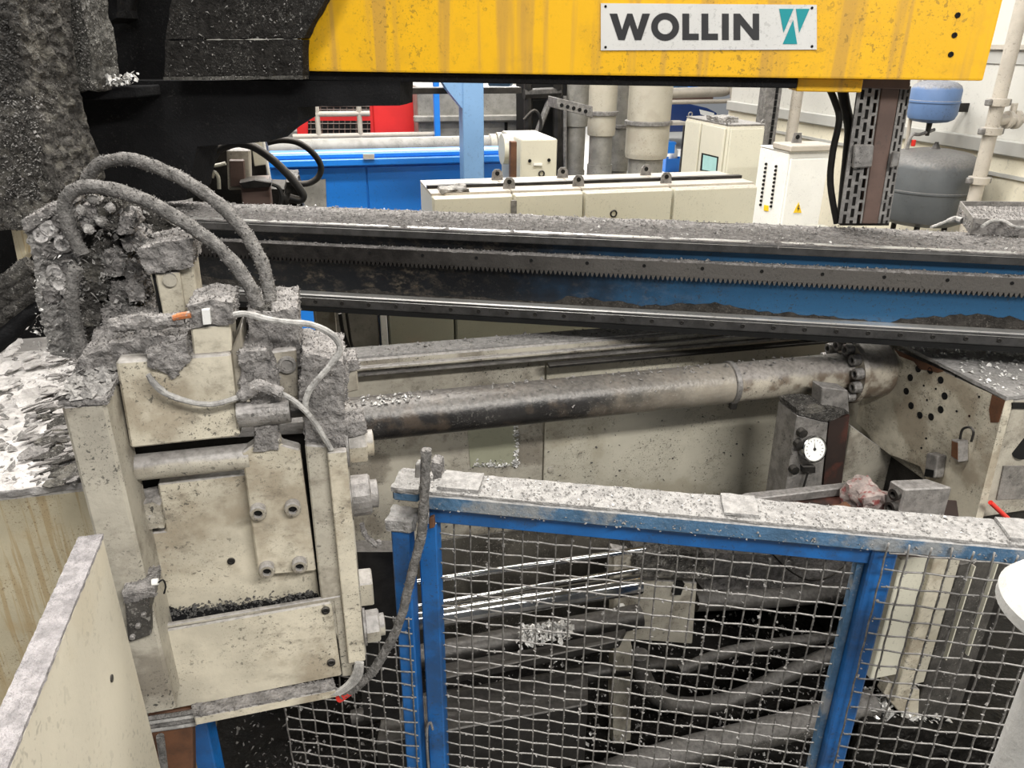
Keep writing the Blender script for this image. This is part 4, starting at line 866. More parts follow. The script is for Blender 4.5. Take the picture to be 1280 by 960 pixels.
bs = thing('brown_stanchion', 'brown grimy stanchion with black wires beside the plain grey cabinet', 'post', Vector((MF.onv(3.1, 408, 420).x, MF.onv(3.1, 408, 420).y, 0)))
MB().box(MF, MF.sz(3.1, 397, 420)[0], MF.sz(3.1, 422, 420)[0], 3.1, 3.2, 0, 1.8).build('shaft', K['cream_grimy'], bs, bevel=.004)
MB().tube([MF.onv(3.05, x, y) for x, y in ((425, 392), (428, 412), (434, 430), (438, 440), (425, 442))], .008, 8).build('wire', K['rubber'], bs, smooth=True)
MB().tube([MF.onv(3.05, x, y) for x, y in ((433, 390), (438, 425), (441, 438), (430, 444))], .006, 8).build('wire', K['rubber'], bs, smooth=True)

# ================================================================== GAUGE BLOCK AND SMALL PARTS BY THE PLATEN
DQ = 2.02
gb = thing('gauge_block', 'grimy steel valve block carrying a round white pressure gauge', 'valve block', MF.onv(DQ, 1010, 640))
MB().pq(MF, DQ, [(997, 519), (1036, 528), (1024, 640), (978, 640)], .12).build('block_body', K['steel_dusty'], gb, bevel=.004)
MB().prism([MF.onv(DQ - .001, 1037, 526), MF.onv(DQ - .001, 1062, 519), MF.onv(DQ - .001, 1048, 640), MF.onv(DQ - .001, 1026, 640)], MF.v * .12).build('dark_side', K['dark_rust'], gb)
MB().pq(MF, DQ - .005, [(998, 512), (1024, 508), (1063, 516), (1037, 527), (998, 519)], .11).build('cap_crust', K['dust_dark'], gb, rough=(.006, .012, 20))
MB().pq(MF, DQ + .03, [(1028, 484), (1060, 488), (1062, 518), (1026, 512)], .06).build('mount_plate', K['steel_dusty'], gb, bevel=.003)
gc = MF.onv(DQ - .02, 1016, 561); ga = (CAMP - gc); ga = (ga * Vector((1, 1, .35))).normalized()
ga = (-MF.v + Z * .35).normalized()
ggr = MB().lathe(gc, ga, [(.040, -.015), (.046, -.012), (.046, .012), (.042, .014), (.040, .009)], 32).build('gauge', K['chrome'], gb, smooth=True)
MB().cyl(gc + ga * .008, gc + ga * .0105, .0402, seg=32).build('dial', K['gauge'], ggr)
gx = ga.cross(Z).normalized(); gy = gx.cross(ga).normalized()
for k in range(13):
    t_ = math.radians(225 - 270 * k / 12); d_ = gx * math.cos(t_) + gy * math.sin(t_); n_ = gx * -math.sin(t_) + gy * math.cos(t_); c_ = gc + ga * .0107
    MB().add([c_ + d_ * .028 - n_ * .001, c_ + d_ * .034 - n_ * .001, c_ + d_ * .034 + n_ * .001, c_ + d_ * .028 + n_ * .001], [(0, 1, 2, 3)]).build('tick', K['letter'], ggr)
c_ = gc + ga * .0109
MB().add([c_ + gy * .028, c_ - gx * .003 - gy * .006, c_ + gx * .003 - gy * .006], [(0, 1, 2)]).build('needle', K['letter'], ggr)
MB().lathe(gc + ga * .0108, ga, [(.006, 0), (.005, .002)], 12).build('hub', K['letter'], ggr)
for px, py in ((1000, 539), (996, 553), (990, 585)):
    p = MF.onv(DQ, px, py); MB().lathe(p, -MF.v, [(.016, 0), (.016, .022), (.008, .024)], 10).build('fitting', K['dark_steel'], gb, smooth=True)
MB().pq(MF, DQ - .02, [(1004, 583), (1020, 583), (1020, 592), (1004, 592)], .02).build('tap', K['dark_steel'], gb, bevel=.003)
MB().cyl(MF.onv(DQ - .02, 1010, 590), MF.onv(DQ - .02, 1004, 610), .004, seg=8).build('tap_pin', K['dark_steel'], gb)
tag(MB().pq(MF, DQ + .12, [(1064, 532), (1118, 572), (1108, 640), (1046, 640)], .03).build('cream_gusset', K['cream_grimy'], None, bevel=.003), 'triangular cream gusset plate between gauge block and platen', 'gusset')
# dusty U-bar on the fence side
zsh = 1.40
tag(MB().prism([onz(zsh, *c) for c in ((880, 668), (1205, 690), (1196, 625), (960, 612))], Z * -.03).build('grimy_shelf_plate', K['dark_rust'], None, bevel=.003), 'grimy brown shelf plate below the pressure gauge, strewn with rags and parts', 'shelf')
ub = MB(); zu = 1.432
ub.prism([onz(zu, 905, 628), onz(zu, 1068, 608), onz(zu, 1062, 602), onz(zu, 930, 616)], Z * -.03)
tag(ub.build('steel_bar', K['steel_dusty'], None, bevel=.003), 'dusty flat steel bar lying below the pressure gauge', 'bar')
zj = 1.53
jb = thing('junction_block', 'grey metal block with two round sockets beside the stained rag', 'block', onz(zj - .12, 1145, 660))
jf = [onz(zj, *c) for c in ((1131, 612), (1191, 609), (1158, 598), (1112, 600))]
MB().prism(jf, Z * -.13).build('block_body', K['steel_dusty'], jb, bevel=.004)
n_ = (jf[0] - jf[3]).cross(Z).normalized(); n_ = n_ if n_.dot(CAMP - jf[0]) > 0 else -n_
for k in range(2):
    c = jf[3].lerp(jf[0], .6) - Z * (.028 + k * .045); MB().lathe(c, n_, [(.018, -.01), (.018, .014), (.010, .015), (.009, .004)], 14).build('socket', K['dark_steel'], jb, smooth=True)
rz = MB(); pp_ = onz(1.44, 1092, 632)
rz.box(MF, MF.co(pp_)[0] - .035, MF.co(pp_)[0] + .05, MF.co(pp_)[1], MF.co(pp_)[1] + .1, 1.405, 1.47)
tag(rz.build('stained_rag', K['rag'], None, rough=(.03, .012, 16), smooth=True), 'crumpled rag with red stains next to the grey junction block', 'rag')
tag(MB().box(MF, MF.co(pp_)[0] - .22, MF.co(pp_)[0] - .06, MF.co(pp_)[1] - .02, MF.co(pp_)[1] + .05, 1.405, 1.43).build('rusty_lump', K['rust'], None, rough=(.012, .012, 16)), 'lump of rusty dirt in front of the stained rag', 'lump')
# padlock-like sensor on the platen face
ps = thing('lidded_switch', 'small metal switch box with wire loop on the drilled platen face', 'switch', MF.onu(SP - .03, 1200, 578))
MB().prism([MF.onu(SP - .04, x, y) for x, y in ((1189, 549), (1198, 552), (1198, 578), (1188, 571))], MF.u * .039).build('switch_body', K['steel_dusty'], ps, bevel=.002)
MB().prism([MF.onu(SP - .042, x, y) for x, y in ((1189.5, 551), (1197, 554), (1197, 575), (1189, 570))], MF.u * .0015).build('switch_window', K['rust'], ps)
MB().tube([MF.onu(SP - .03, x, y) for x, y in ((1200, 549), (1203, 537), (1212, 534), (1217, 540), (1214, 552))], .004, 8).build('wire_loop', K['dark_steel'], ps, smooth=True)
cb2 = thing('chrome_housing', 'little shiny housing at the foot of the drilled platen face', 'housing', MF.onu(SP - .03, 1160, 600))
MB().prism([MF.onu(SP - .04, x, y) for x, y in ((1158, 566), (1172, 570), (1168, 598), (1154, 596))], MF.u * .038).build('shell', K['steel_dusty'], cb2, bevel=.006, seg=2)
MB().prism([MF.onu(SP - .043, x, y) for x, y in ((1157, 586), (1167, 588), (1166, 597), (1155, 595))], MF.u * .002).build('dark_face', K['black'], cb2)

# ================================================================== FENCE
zF = 1.85
DF = GF.co(onz(zF, 760, 639))[1]
e0 = GF.sz(DF, 490, 630)[0]; e1 = GF.sz(DF, 1640, 680)[0]
bk_ = GF.co(onz(zF, 760, 611))[1]
zf0 = GF.sz(DF, 880, 670)[1]; zf1 = GF.sz(DF + .02, 880, 686)[1]
fn = thing('blue_fence', 'blue steel fence frame with a dust-covered top rail', 'fence', GF.pt((e0 + e1) / 2, DF + .03, 0))
eg = GF.sz(DF, 527, 650)[0]
MB().box(GF, eg, e1, DF, bk_, zf0, zF).build('top_rail', K['blue_dusty'], fn, bevel=.004)
MB().box(GF, e0, eg - .006, DF + .005, bk_, zf0 + .012, zF - .002).build('rail_stub', K['blue_dusty'], fn, bevel=.004)
MB().box(GF, e0, eg - .006, DF + .003, bk_ + .002, zF - .001, zF + .008).build('stub_dust', K['dust_light'], fn, rough=(.005, .008, 30))
MB().box(GF, eg, e1, DF + .002, bk_ + .001, zF + .0005, zF + .006).build('rail_dust', K['dust_light'], fn, rough=(.0025, .012, 30), smooth=True)
MB().box(GF, GF.sz(DF, 533, 650)[0], GF.sz(DF, 1110, 700)[0], DF + .02, DF + .06, zf1, zf0 - .0005).build('inner_rail', K['blue'], fn, bevel=.003)
xL0, xL1 = GF.sz(DF + .02, 524, 700)[0], GF.sz(DF + .02, 547, 700)[0]
xR0, xR1 = GF.sz(DF + .01, 1091, 690)[0], GF.sz(DF + .01, 1124, 690)[0]
MB().box(GF, xL0, xL1, DF + .02, DF + .06, .0, zf1 - .0005).build('post', K['blue'], fn, bevel=.003)
MB().box(GF, xR0, xR1, DF + .01, DF + .07, .0, zf0 - .0005).build('post', K['blue'], fn, bevel=.004)
MB().box(GF, xR0 - .014, xR0 - .001, DF + .035, DF + .06, .0, zf1 - .0005).build('post_flange', K['blue_dusty'], fn)
MB().box(GF, xL1, xR0, DF + .025, DF + .055, .55, .6).build('bottom_rail', K['blue'], fn, bevel=.003)
pw0, pw1 = GF.sz(DF + .0, 490, 690)[0], GF.sz(DF + .0, 512, 690)[0]
zs_ = GF.sz(DF, 500, 664)[1]
MB().box(GF, pw0, pw1, DF + .0, DF + .045, .0, zs_).build('post', K['blue'], fn, bevel=.003)
zs2 = GF.sz(DF - .005, 500, 661)[1]
MB().box(GF, pw0 - .006, pw1 + .01, DF - .008, DF + .05, zs2 - .006, zs2 + .02).build('post_cap_dust', K['dust_light'], fn, rough=(.006, .008, 28))
for px0, px1, py in ((548, 600, 606), (903, 945, 632), (1256, 1330, 665)):
    a = onz(zF, px0, py + 8); b = onz(zF, px1, py + 8)
    MB().box(GF, GF.co(a)[0], GF.co(b)[0], DF + .012, bk_ - .002, zF + .007, zF + .014).build('dusty_cover_plate', K['dust_light'], fn, rough=(.003, .012, 30))
flakes('rail_flakes', 2200, area(GF, e0, e1, DF + .002, bk_, zF + .007), .0035, K['flake_grey'], fn)
flakes('bright_flakes', 160, area(GF, e0, e1, DF + .002, bk_, zF + .008), .004, K['flake'], fn)
flakes('front_flakes', 200, lambda: GF.pt(random.uniform(eg, e1), DF - .001, zf0 + random.uniform(0, .02)), .004, K['flake_grey'], fn)
# handle loop on the left post
MB().tube([GF.onv(DF + .005, x, y) for x, y in ((536, 962), (534, 935), (534, 910), (538, 903), (541, 912))], .003, 6).build('wire_handle', K['galv'], fn, smooth=True)
WP, WQ, WR = .0365, .0392, .0020
def wire_mesh(name, length, axis, phase, n):
    m = MB(); pts = []
    for k in range(2 * n + 1):
        off = math.cos(math.pi * (k / 2.0 + phase)) * WR * .95
        pts.append(axis * (length * k / (2 * n)) + GF.v * off)
    m.tube(pts, WR, 5, 1)
    me = bpy.data.meshes.new(name); me.from_pydata(m.V, [], m.F); me.materials.append(K['wire'])
    me.polygons.foreach_set('use_smooth', [True] * len(me.polygons)); return me
def mesh_panel(lab, a0, a1, z0, z1, d, over=.006):
    t = thing('mesh_panel', lab, 'mesh panel', GF.pt((a0 + a1) / 2, d, z0))
    nu, nz_ = int(round((a1 - a0) / WP)), int(round((z1 - z0) / WQ))
    vm = [wire_mesh('wire', nz_ * WQ + over, Z, ph, nz_) for ph in (0, 1)]
    hm = [wire_mesh('wire', nu * WP + over, GF.u, ph, nu) for ph in (1, 0)]
    bs_ = t.location
    for i in range(nu + 1):
        o = bpy.data.objects.new('wire', vm[i % 2]); COL.objects.link(o); o.parent = t; o.location = GF.pt(a0 + i * WP, d + random.uniform(-.0004, .0004), z0) - bs_
        o.rotation_euler = (random.uniform(-.002, .002), random.uniform(-.004, .004), 0)
    for j in range(nz_ + 1):
        o = bpy.data.objects.new('wire', hm[j % 2]); COL.objects.link(o); o.parent = t; o.location = GF.pt(a0, d, z1 - j * WQ) - bs_
        o.rotation_euler = (0, random.uniform(-.004, .004), 0)
    def smp():
        if random.random() < .5: return GF.pt(a0 + random.randint(0, nu) * WP + random.uniform(-.002, .002), d - .002, random.uniform(z0, z1))
        return GF.pt(random.uniform(a0, a1), d - .001, z1 - random.randint(0, nz_) * WQ + random.uniform(-.001, .003))
    flakes('dust_fluff', int(nu * nz_ * 3.5), smp, .0045, K['flake_grey'], t, .9)
    return t
mesh_panel('large middle wire mesh panel between the two blue posts', xL1 - .004, xR0 - .002, .62, zf1 - .004, DF + .045)
mesh_panel('wire mesh panel whose wire ends lap over the thick blue post', xR0 + .022, xR0 + .022 + WP * 17, .62, zf0 + .006, DF - .008)
zl = GF.sz(DF - .01, 480, 772)[1]
mesh_panel('low wire mesh panel beneath the die casting unit', pw1 - .008 - WP * 9, pw1 - .008, .62, zl, DF - .006)
tag(MB().box(GF, GF.sz(DF, 238, 940)[0], GF.sz(DF, 262, 940)[0], DF + .01, DF + .05, 0, GF.sz(DF, 250, 900)[1]).build('short_blue_post', K['blue'], None, bevel=.003), 'short blue post under the die casting unit, holding the low mesh', 'post')

# hose hanging over the fence
hs = MB(); hp_ = [(533, 562, 0), (532, 585, 0), (531, 610, 0), (529, 640, 0), (527, 668, 0), (518, 705, .01), (509, 742, .02), (500, 776, .03), (486, 806, .04), (468, 836, .06), (448, 856, .07), (428, 869, .07)]
hs.tube([GF.onv(DF - .02 - e, x, y) for x, y, e in hp_], .0100, 12, 5)
th = thing('fence_hose', 'dust-caked grey hose hooked over the fence, curving to the die casting unit', 'hose', GF.onv(DF - .05, 500, 776))
hs.build('hose_body', K['hose'], th, rough=(.0025, .006, 50), smooth=True, fluff=12000)
MB().cyl(GF.onv(DF - .09, 437, 864), GF.onv(DF - .09, 424, 873), .010, seg=12).build('red_sleeve', K['red_plastic'], th, smooth=True)
MB().pq(GF, DF - .03, [(519, 580), (525, 580), (525, 598), (518, 598)], .02).build('clip', K['galv'], th, bevel=.002)
MB().pq(GF, DF - .005, [(540, 578), (550, 580), (552, 598), (541, 600)], .03).build('knob', K['dust'], th, rough=(.005, .008, 30))
MB().pq(GF, DF - .015, [(536, 648), (542, 646), (543, 660), (536, 662)], .012).build('red_bead', K['rust'], th, bevel=.002)

# ================================================================== MACHINERY SEEN THROUGH THE MESH
bed = thing('machine_bed', 'dark oily machine bed with added dark backdrop behind the wire mesh', 'machine bed', MF.pt(.7, 2.55, 0))
MB().box(MF, -.35, 1.95, 2.52, 2.7, 0, 1.1).build('dark_backdrop', K['dark_steel'], bed, bevel=.01)  # added dark box keeping the space behind the machinery dark
MB().box(MF, -.62, 1.9, 1.5, 2.5, .0, .30).build('bed_base', K['grime_floor'], bed, rough=(.02, .05, 6))
MB().box(MF, 1.2, 3.2, 1.15, 2.6, .0, .28).build('pit_floor', K['grime_floor'], bed, rough=(.015, .06, 6))
flakes('swarf', 2000, area(MF, -.5, 1.9, 1.5, 2.45, .33), .010, K['flake_grey'], bed, 1.2)
flakes('bright_swarf', 260, area(MF, -.5, 1.9, 1.5, 2.45, .335), .010, K['flake'], bed, 1.2)
def pipe_thing(name, lab, cat, pts, r, m, d, seg=16, rough=None, sub=4):
    b = MB(); b.tube([MF.onv(e, x, y) for x, y, e in [(p + (d,))[:3] for p in pts]], r, seg, sub)
    return tag(b.build(name, m, None, smooth=True, rough=rough), lab, cat)
pipe_thing('chrome_rod', 'slim chrome guide rod running behind the mesh', 'rod', [(440, 739), (806, 686)], .0095, K['chrome'], 1.75, 16, sub=1)
pipe_thing('chrome_rod', 'thick shiny chrome tie bar behind the mesh', 'rod', [(440, 787), (800, 730)], .030, K['chrome'], 1.72, 28, sub=1)
pipe_thing('chrome_rod', 'thin chrome rod just above the thick tie bar', 'rod', [(440, 771), (800, 711)], .0075, K['chrome'], 1.80, 12, sub=1)
pipe_thing('dark_bar', 'dusty dark bar below the thick tie bar', 'bar', [(440, 838), (800, 770)], .040, K['dark_steel'], 1.85, 16, sub=1)
pl1 = tag(MB().prism([MF.onv(1.7, 552, 848), MF.onv(1.7, 775, 800), MF.onv(1.95, 790, 770), MF.onv(1.95, 560, 808)], Z * -.03).build('cover_sheet', K['dark_steel'], None, bevel=.004), 'sooty flat cover sheet under the tie bars', 'sheet')
pl2 = tag(MB().prism([MF.onv(1.6, 470, 930), MF.onv(1.6, 735, 880), MF.onv(1.75, 735, 838), MF.onv(1.75, 480, 880)], Z * -.25).build('cover_sheet', K['dark_steel'], None, bevel=.004), 'broad sooty cover box low behind the mesh', 'cover')
b0, b1 = MF.onv(1.75, 650, 800), MF.onv(1.75, 715, 790)
flakes('swarf_heap', 240, lambda: b0.lerp(b1, random.random()) + Vector((0, random.uniform(-.03, .05), random.uniform(-.005, .012))), .014, K['flake'], pl1, 1.2)
cr2 = thing('crosshead', 'pale oily crosshead block at the tie bar ends', 'block', MF.onv(1.95, 820, 812))
MB().pq(MF, 1.95, [(790, 722), (872, 728), (866, 806), (786, 800)], .12).build('block_face', K['cream_grimy'], cr2, bevel=.006)
MB().pq(MF, 1.90, [(796, 690), (880, 692), (890, 722), (794, 722)], .15).build('top_crust', K['dust_dark'], cr2, rough=(.01, .015, 16))
MB().pq(MF, 1.93, [(768, 690), (790, 694), (788, 960), (766, 960)], .05).build('side_post', K['cream_grimy'], cr2, rough=(.006, .02, 14))
MB().pq(MF, 1.93, [(846, 730), (856, 730), (851, 744), (842, 744)], .02).build('label', K['black'], cr2)
for px, py in ((776, 734), (776, 758)):
    p = MF.onv(1.92, px, py); MB().lathe(p, -MF.v, [(.014, 0), (.014, .012), (.01, .014)], 12).build('white_bead', K['white'], cr2, smooth=True)
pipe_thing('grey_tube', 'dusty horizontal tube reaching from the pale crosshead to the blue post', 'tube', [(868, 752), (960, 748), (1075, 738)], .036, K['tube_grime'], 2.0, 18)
tag(MB().pq(MF, 2.15, [(880, 690), (1085, 700), (1080, 738), (880, 738)], .2).build('dusty_shelf', K['dust'], None, rough=(.008, .03, 10)), 'dust-covered shelf above the horizontal tube', 'shelf')
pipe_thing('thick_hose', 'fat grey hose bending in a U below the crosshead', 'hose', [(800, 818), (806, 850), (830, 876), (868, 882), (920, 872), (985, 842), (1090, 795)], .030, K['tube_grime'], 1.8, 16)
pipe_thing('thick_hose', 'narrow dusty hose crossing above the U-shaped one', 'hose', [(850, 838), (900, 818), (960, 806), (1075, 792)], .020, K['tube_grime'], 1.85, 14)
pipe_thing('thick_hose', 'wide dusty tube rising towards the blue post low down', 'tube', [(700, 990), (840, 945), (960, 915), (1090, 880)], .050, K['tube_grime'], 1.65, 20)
pipe_thing('thick_hose', 'dark hose under the pale crosshead', 'hose', [(745, 838), (790, 836), (830, 830), (880, 834)], .026, K['dark_steel'], 1.95, 14)
pipe_thing('thick_hose', 'sooty hose running low behind the paired blue posts', 'hose', [(440, 900), (520, 880), (600, 868), (760, 838)], .030, K['dark_steel'], 1.9, 14)
pipe_thing('thin_wire', 'thin dark wire sagging over the dusty shelf', 'wire', [(965, 692), (985, 712), (1010, 725), (1035, 722), (1055, 708)], .003, K['rubber'], 2.05, 6)
# machine legs right of the blue post
lg = thing('machine_stand', 'cream channel-section machine leg behind the overlapping mesh panel', 'machine leg', MF.pt(MF.co(MF.onv(1.62, 1150, 800))[0], 1.66, 0))
for xa, xb, ya, ybm, kk, dd in ((1127, 1163, 1112, 845, 'cream_clean', 1.62), (1168, 1186, 1152, 870, 'cream', 1.60), (1187, 1201, 1170, 850, 'cream_panel', 1.61)):
    a0, a1 = MF.sz(dd, xa, 700)[0], MF.sz(dd, xb, 700)[0]
    MB().box(MF, a0, a1, dd, dd + .06, MF.sz(dd, ya, ybm)[1], MF.sz(dd, 1150, 696)[1]).build('leg_strip', K[kk], lg, bevel=.003)
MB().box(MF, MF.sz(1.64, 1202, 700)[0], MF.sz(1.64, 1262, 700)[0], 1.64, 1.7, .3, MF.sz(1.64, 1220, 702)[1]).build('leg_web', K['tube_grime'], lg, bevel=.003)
for xx in (1213, 1240):
    a0 = MF.sz(1.63, xx, 720)[0]; MB().box(MF, a0, a0 + .005, 1.625, 1.639, .75, MF.sz(1.64, 1220, 704)[1]).build('bright_edge', K['cream_clean'], lg)
MB().pq(MF, 1.63, [(1112, 852), (1150, 862), (1148, 905), (1136, 905), (1105, 868)], .04).build('foot_gusset', K['cream'], lg, bevel=.003)
sw = MF.onv(1.6, 1100, 900)
hq = tag(MB().prism([MF.onv(1.55, 1075, 905), MF.onv(1.55, 1260, 920), MF.onv(1.75, 1262, 880), MF.onv(1.75, 1080, 870)], Z * -.2).build('swarf_ledge', K['grime_floor'], None, rough=(.02, .02, 10)), 'ledge heaped with bright metal swarf below the cream leg', 'ledge')
w0, w1 = MF.onv(1.65, 1082, 885), MF.onv(1.65, 1180, 905)
flakes('bright_swarf', 420, lambda: w0.lerp(w1, random.random()) + Vector((0, random.uniform(-.06, .06), random.uniform(-.01, .05))), .018, K['flake'], hq, 1.4)

# ================================================================== WHITE CAPPED POST, RIGHT CORNER
DWp = 1.02
c = GF.onv(DWp, 1286, 960)
wpst = thing('white_bollard', 'white post with a broad round cap in front of the fence', 'post', Vector((c.x, c.y, 0)))
zt_ = GF.sz(DWp, 1340, 748)[1]
MB().lathe(Vector((c.x, c.y, zt_ - .045)), Z, [(.05, 0), (.112, .004), (.12, .012), (.12, .03), (.112, .040), (.06, .046), (.005, .048)], 48).build('cap', K['whitish'], wpst, smooth=True)
MB().cyl(Vector((c.x, c.y, 0)), Vector((c.x, c.y, zt_ - .10)), .05, seg=32).build('post_body', K['whitish'], wpst, smooth=True)
MB().cyl(Vector((c.x, c.y, zt_ - .10)), Vector((c.x, c.y, zt_ - .044)), .03, seg=20).build('neck', K['dark_steel'], wpst, smooth=True)

# ================================================================== DIE CASTING UNIT (left)
D = 1.30
dc = thing('die_casting_unit', 'dirty cream die casting unit with bolted bracket and dust-caked top', 'machine', MF.onv(D + .1, 300, 905))
def part(name, pix, d, depth, m, **kw):
    return MB().pq(MF, d, pix, depth).build(name, m, dc, **kw)
# lower cover and cable ledge
part('lower_cover', [(189, 791), (414, 753), (427, 845), (187, 893)], D - .012, .008, K['cream'], bevel=.003)
part('cover_frame', [(182, 786), (426, 745), (441, 845), (428, 846), (417, 752), (190, 789)], D - .008, .010, K['cream_grimy'], bevel=.002)
for px, py in ((407, 762), (414, 827)):
    p = MF.onv(D - .012, px, py); hexmesh('cover_screw', .0085, .006, -MF.v, K['dark_steel'], dc, p, seg=14)
zl0 = MF.sz(D - .012, 330, 868)[1]
lg_ = [onz(zl0, 187 + 53, 883), onz(zl0, 416, 850), onz(zl0, 420, 862), onz(zl0, 243, 897)]
MB().prism(lg_, Z * -.022).build('cable_ledge', K['cream'], dc, bevel=.002)
MB().prism([p + Z * .0005 for p in lg_], Z * .006).build('ledge_dust', K['dust'], dc, rough=(0.0045, 0.0045, 64))
for k in range(4):
    MB().tube([MF.onv(D - .03 + k * .006, x, y + k * 5) for x, y in ((180, 899), (200, 896), (222, 893), (246, 889))], .005, 8).build('ledge_cable', K['cable'] if k % 2 else K['hose'], dc, smooth=True)
for k in range(4):
    MB().tube([MF.onv(D - .03, x + k * 3.2, y) for x, y in ((446 - k, 828), (441, 845), (430, 858), (414, 868))], .0042, 8).build('loom_cable', K['cable'], dc, smooth=True)
# main slide plate with soot band, bracket, bolts
part('slide_plate', [(197, 605), (302, 593), (378, 590), (400, 754), (204, 790), (190, 740), (180, 667), (207, 664)], D + .03, .06, K['cream'], bevel=.003)
band = [(205, 789), (401, 754), (397, 742), (385, 741), (360, 745), (340, 752), (322, 750), (300, 757), (280, 756), (262, 762), (240, 760), (225, 764), (212, 758), (203, 765)]
part('soot_band', band, D + .0285, .0014, K['soot'])
def sb():
    t_ = random.random(); return MF.onv(D + .028, 206 + t_ * 190, 766 - t_ * 22 + random.gauss(0, 3.5))
flakes('soot_flakes', 500, sb, .005, K['flake_dark'], dc, .9)
part('bracket_plate', [(302, 566), (317, 556), (324, 550), (350, 548), (352, 556), (375, 562), (395, 714), (323, 720)], D, .029, K['cream'], bevel=.003)
pr = None
for px, py in ((323, 637), (366, 632), (334, 709), (374.5, 703)):
    p = MF.onv(D, px, py); pr = bolt_copy(pr, p, dc) if pr else hexmesh('bracket_bolt', .0155, .017, -MF.v, K['cream_grimy'], dc, p, seg=20)
    socket_hole(pr, p, .0082, .017, -MF.v)
p = MF.onv(D + .03, 289, 701); hexmesh('plate_screw', .0075, .003, -MF.v, K['dark_steel'], dc, p, seg=16)
# eyelet and clevis above the bracket
part('clevis', [(318, 468), (344, 462), (352, 510), (346, 545), (348, 562), (317, 564), (320, 540), (312, 515)], D - .006, .05, K['dust'], rough=(0.0036, 0.0062, 38.4))
e_ = MF.onv(D + .0, 330, 516); MB().cyl(e_ - MF.u * .045, e_ + MF.u * .045, .022, seg=20).build('clevis_pin', K['steel_dusty'], dc, smooth=True, rough=(0.0018, 0.0062, 48))
MB().cyl(e_ + MF.u * .046, e_ + MF.u * .075, .014, seg=14).build('pin_end', K['dark_steel'], dc, smooth=True)
# horizontal bar
b0, b1 = MF.onv(D + .02, 157, 586), MF.onv(D + .02, 312, 568); b1 = Vector((b1.x, b1.y, b0.z))
MB().cyl(b0, b1, .024, seg=24).build('cross_bar', K['cream_grimy'], dc, smooth=True)
# upper block
part('upper_block', [(144, 452), (288, 442), (300, 546), (163, 561)], D + .0, .12, K['cream'], bevel=.004)
part('upper_block_edge', [(288.5, 440), (301, 410), (309, 500), (300.5, 544)], D + .01, .1, K['cream_grimy'], bevel=.003)
part('recess', [(160, 570), (205, 600), (210, 660), (190, 700), (150, 700)], D + .085, .02, K['black'])
part('inner_back', [(150, 555), (410, 540), (450, 840), (180, 880)], D + .10, .05, K['dark_steel'])
part('stop_block', [(166, 634), (190, 628), (200, 632), (205, 660), (172, 664)], D + .01, .06, K['cream_grimy'], rough=(0.0036, 0.0050, 40))
# left post
LP = D - .075
zlp = MF.sz(LP, 105, 505)[1]
sA = MF.sz(LP, 75, 505)[0]; sB = MF.sz(LP, 132, 507)[0]
MB().box(MF, sA, sB, LP, LP + .11, MF.sz(LP, 150, 900)[1], zlp).build('side_post', K['cream_grimy'], dc, bevel=.005)
MB().box(MF, sA - .003, sB + .003, LP - .003, LP + .2, zlp, zlp + .008).build('post_dust', K['dust'], dc, rough=(0.0054, 0.0050, 41.6))
flakes('post_flakes', 160, area(MF, sA, sB, LP, LP + .2, zlp + .012), .016, K['flake_grey'], dc, .7)
# latch at the post foot
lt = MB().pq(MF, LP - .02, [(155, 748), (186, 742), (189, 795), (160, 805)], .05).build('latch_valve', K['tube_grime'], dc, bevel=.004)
MB().pq(MF, LP - .025, [(153, 741), (193, 733), (194, 746), (156, 756)], .06).build('latch_top', K['dust'], lt, rough=(0.0036, 0.0050, 44.8))
for k in range(3): MB().lathe(MF.onv(LP - .02, 166 + 7 * k, 795 - 14 * k), -MF.v, [(.005, 0), (.005, .006), (.003, .007)], 8).build('latch_screw', K['steel_dusty'], lt)
MB().tube([MF.onv(LP - .03, x, y) for x, y in ((198, 728), (204, 725), (207, 733), (205, 742))], .0015, 6).build('wire_hook', K['black'], dc)
MB().cyl(MF.onv(LP - .02, 190, 728), MF.onv(LP - .02, 198, 727), .006, seg=10).build('white_pin', K['white'], dc)
part('side_cable_guard', [(160, 805), (186, 798), (188, 850), (184, 900), (178, 900)], D - .03, .03, K['steel_dusty'], rough=(0.0036, 0.0062, 38.4))
part('lower_frame', [(182, 893), (240, 886), (242, 990), (190, 990)], D + .0, .05, K['rust'], bevel=.003)
MB().tube([MF.onv(D - .035, x, y) for x, y in ((200, 920), (204, 950), (208, 990))], .008, 8).build('drop_cable', K['hose'], dc, smooth=True)
# right upright plates
part('grey_upright', [(381, 556), (411, 558), (441, 840), (402, 757), (396, 700)], D - .006, .06, K['cream_grimy'], bevel=.003)
part('cream_strip', [(409, 566), (433, 564), (457, 826), (436, 830)], D - .022, .018, K['cream'], bevel=.002)
part('upright_body', [(400, 540), (432, 540), (458, 820), (430, 840)], D + .06, .14, K['cream_grimy'], bevel=.003)
part('upright_crust', [(378, 440), (428, 452), (431, 556), (414, 562), (384, 558), (374, 500)], D + .005, .10, K['dust'], rough=(0.0063, 0.0056, 35.2))
part('crust_shelf', [(372, 442), (432, 446), (434, 500), (372, 500)], D + .08, .14, K['dust'], rough=(0.0090, 0.0068, 32))
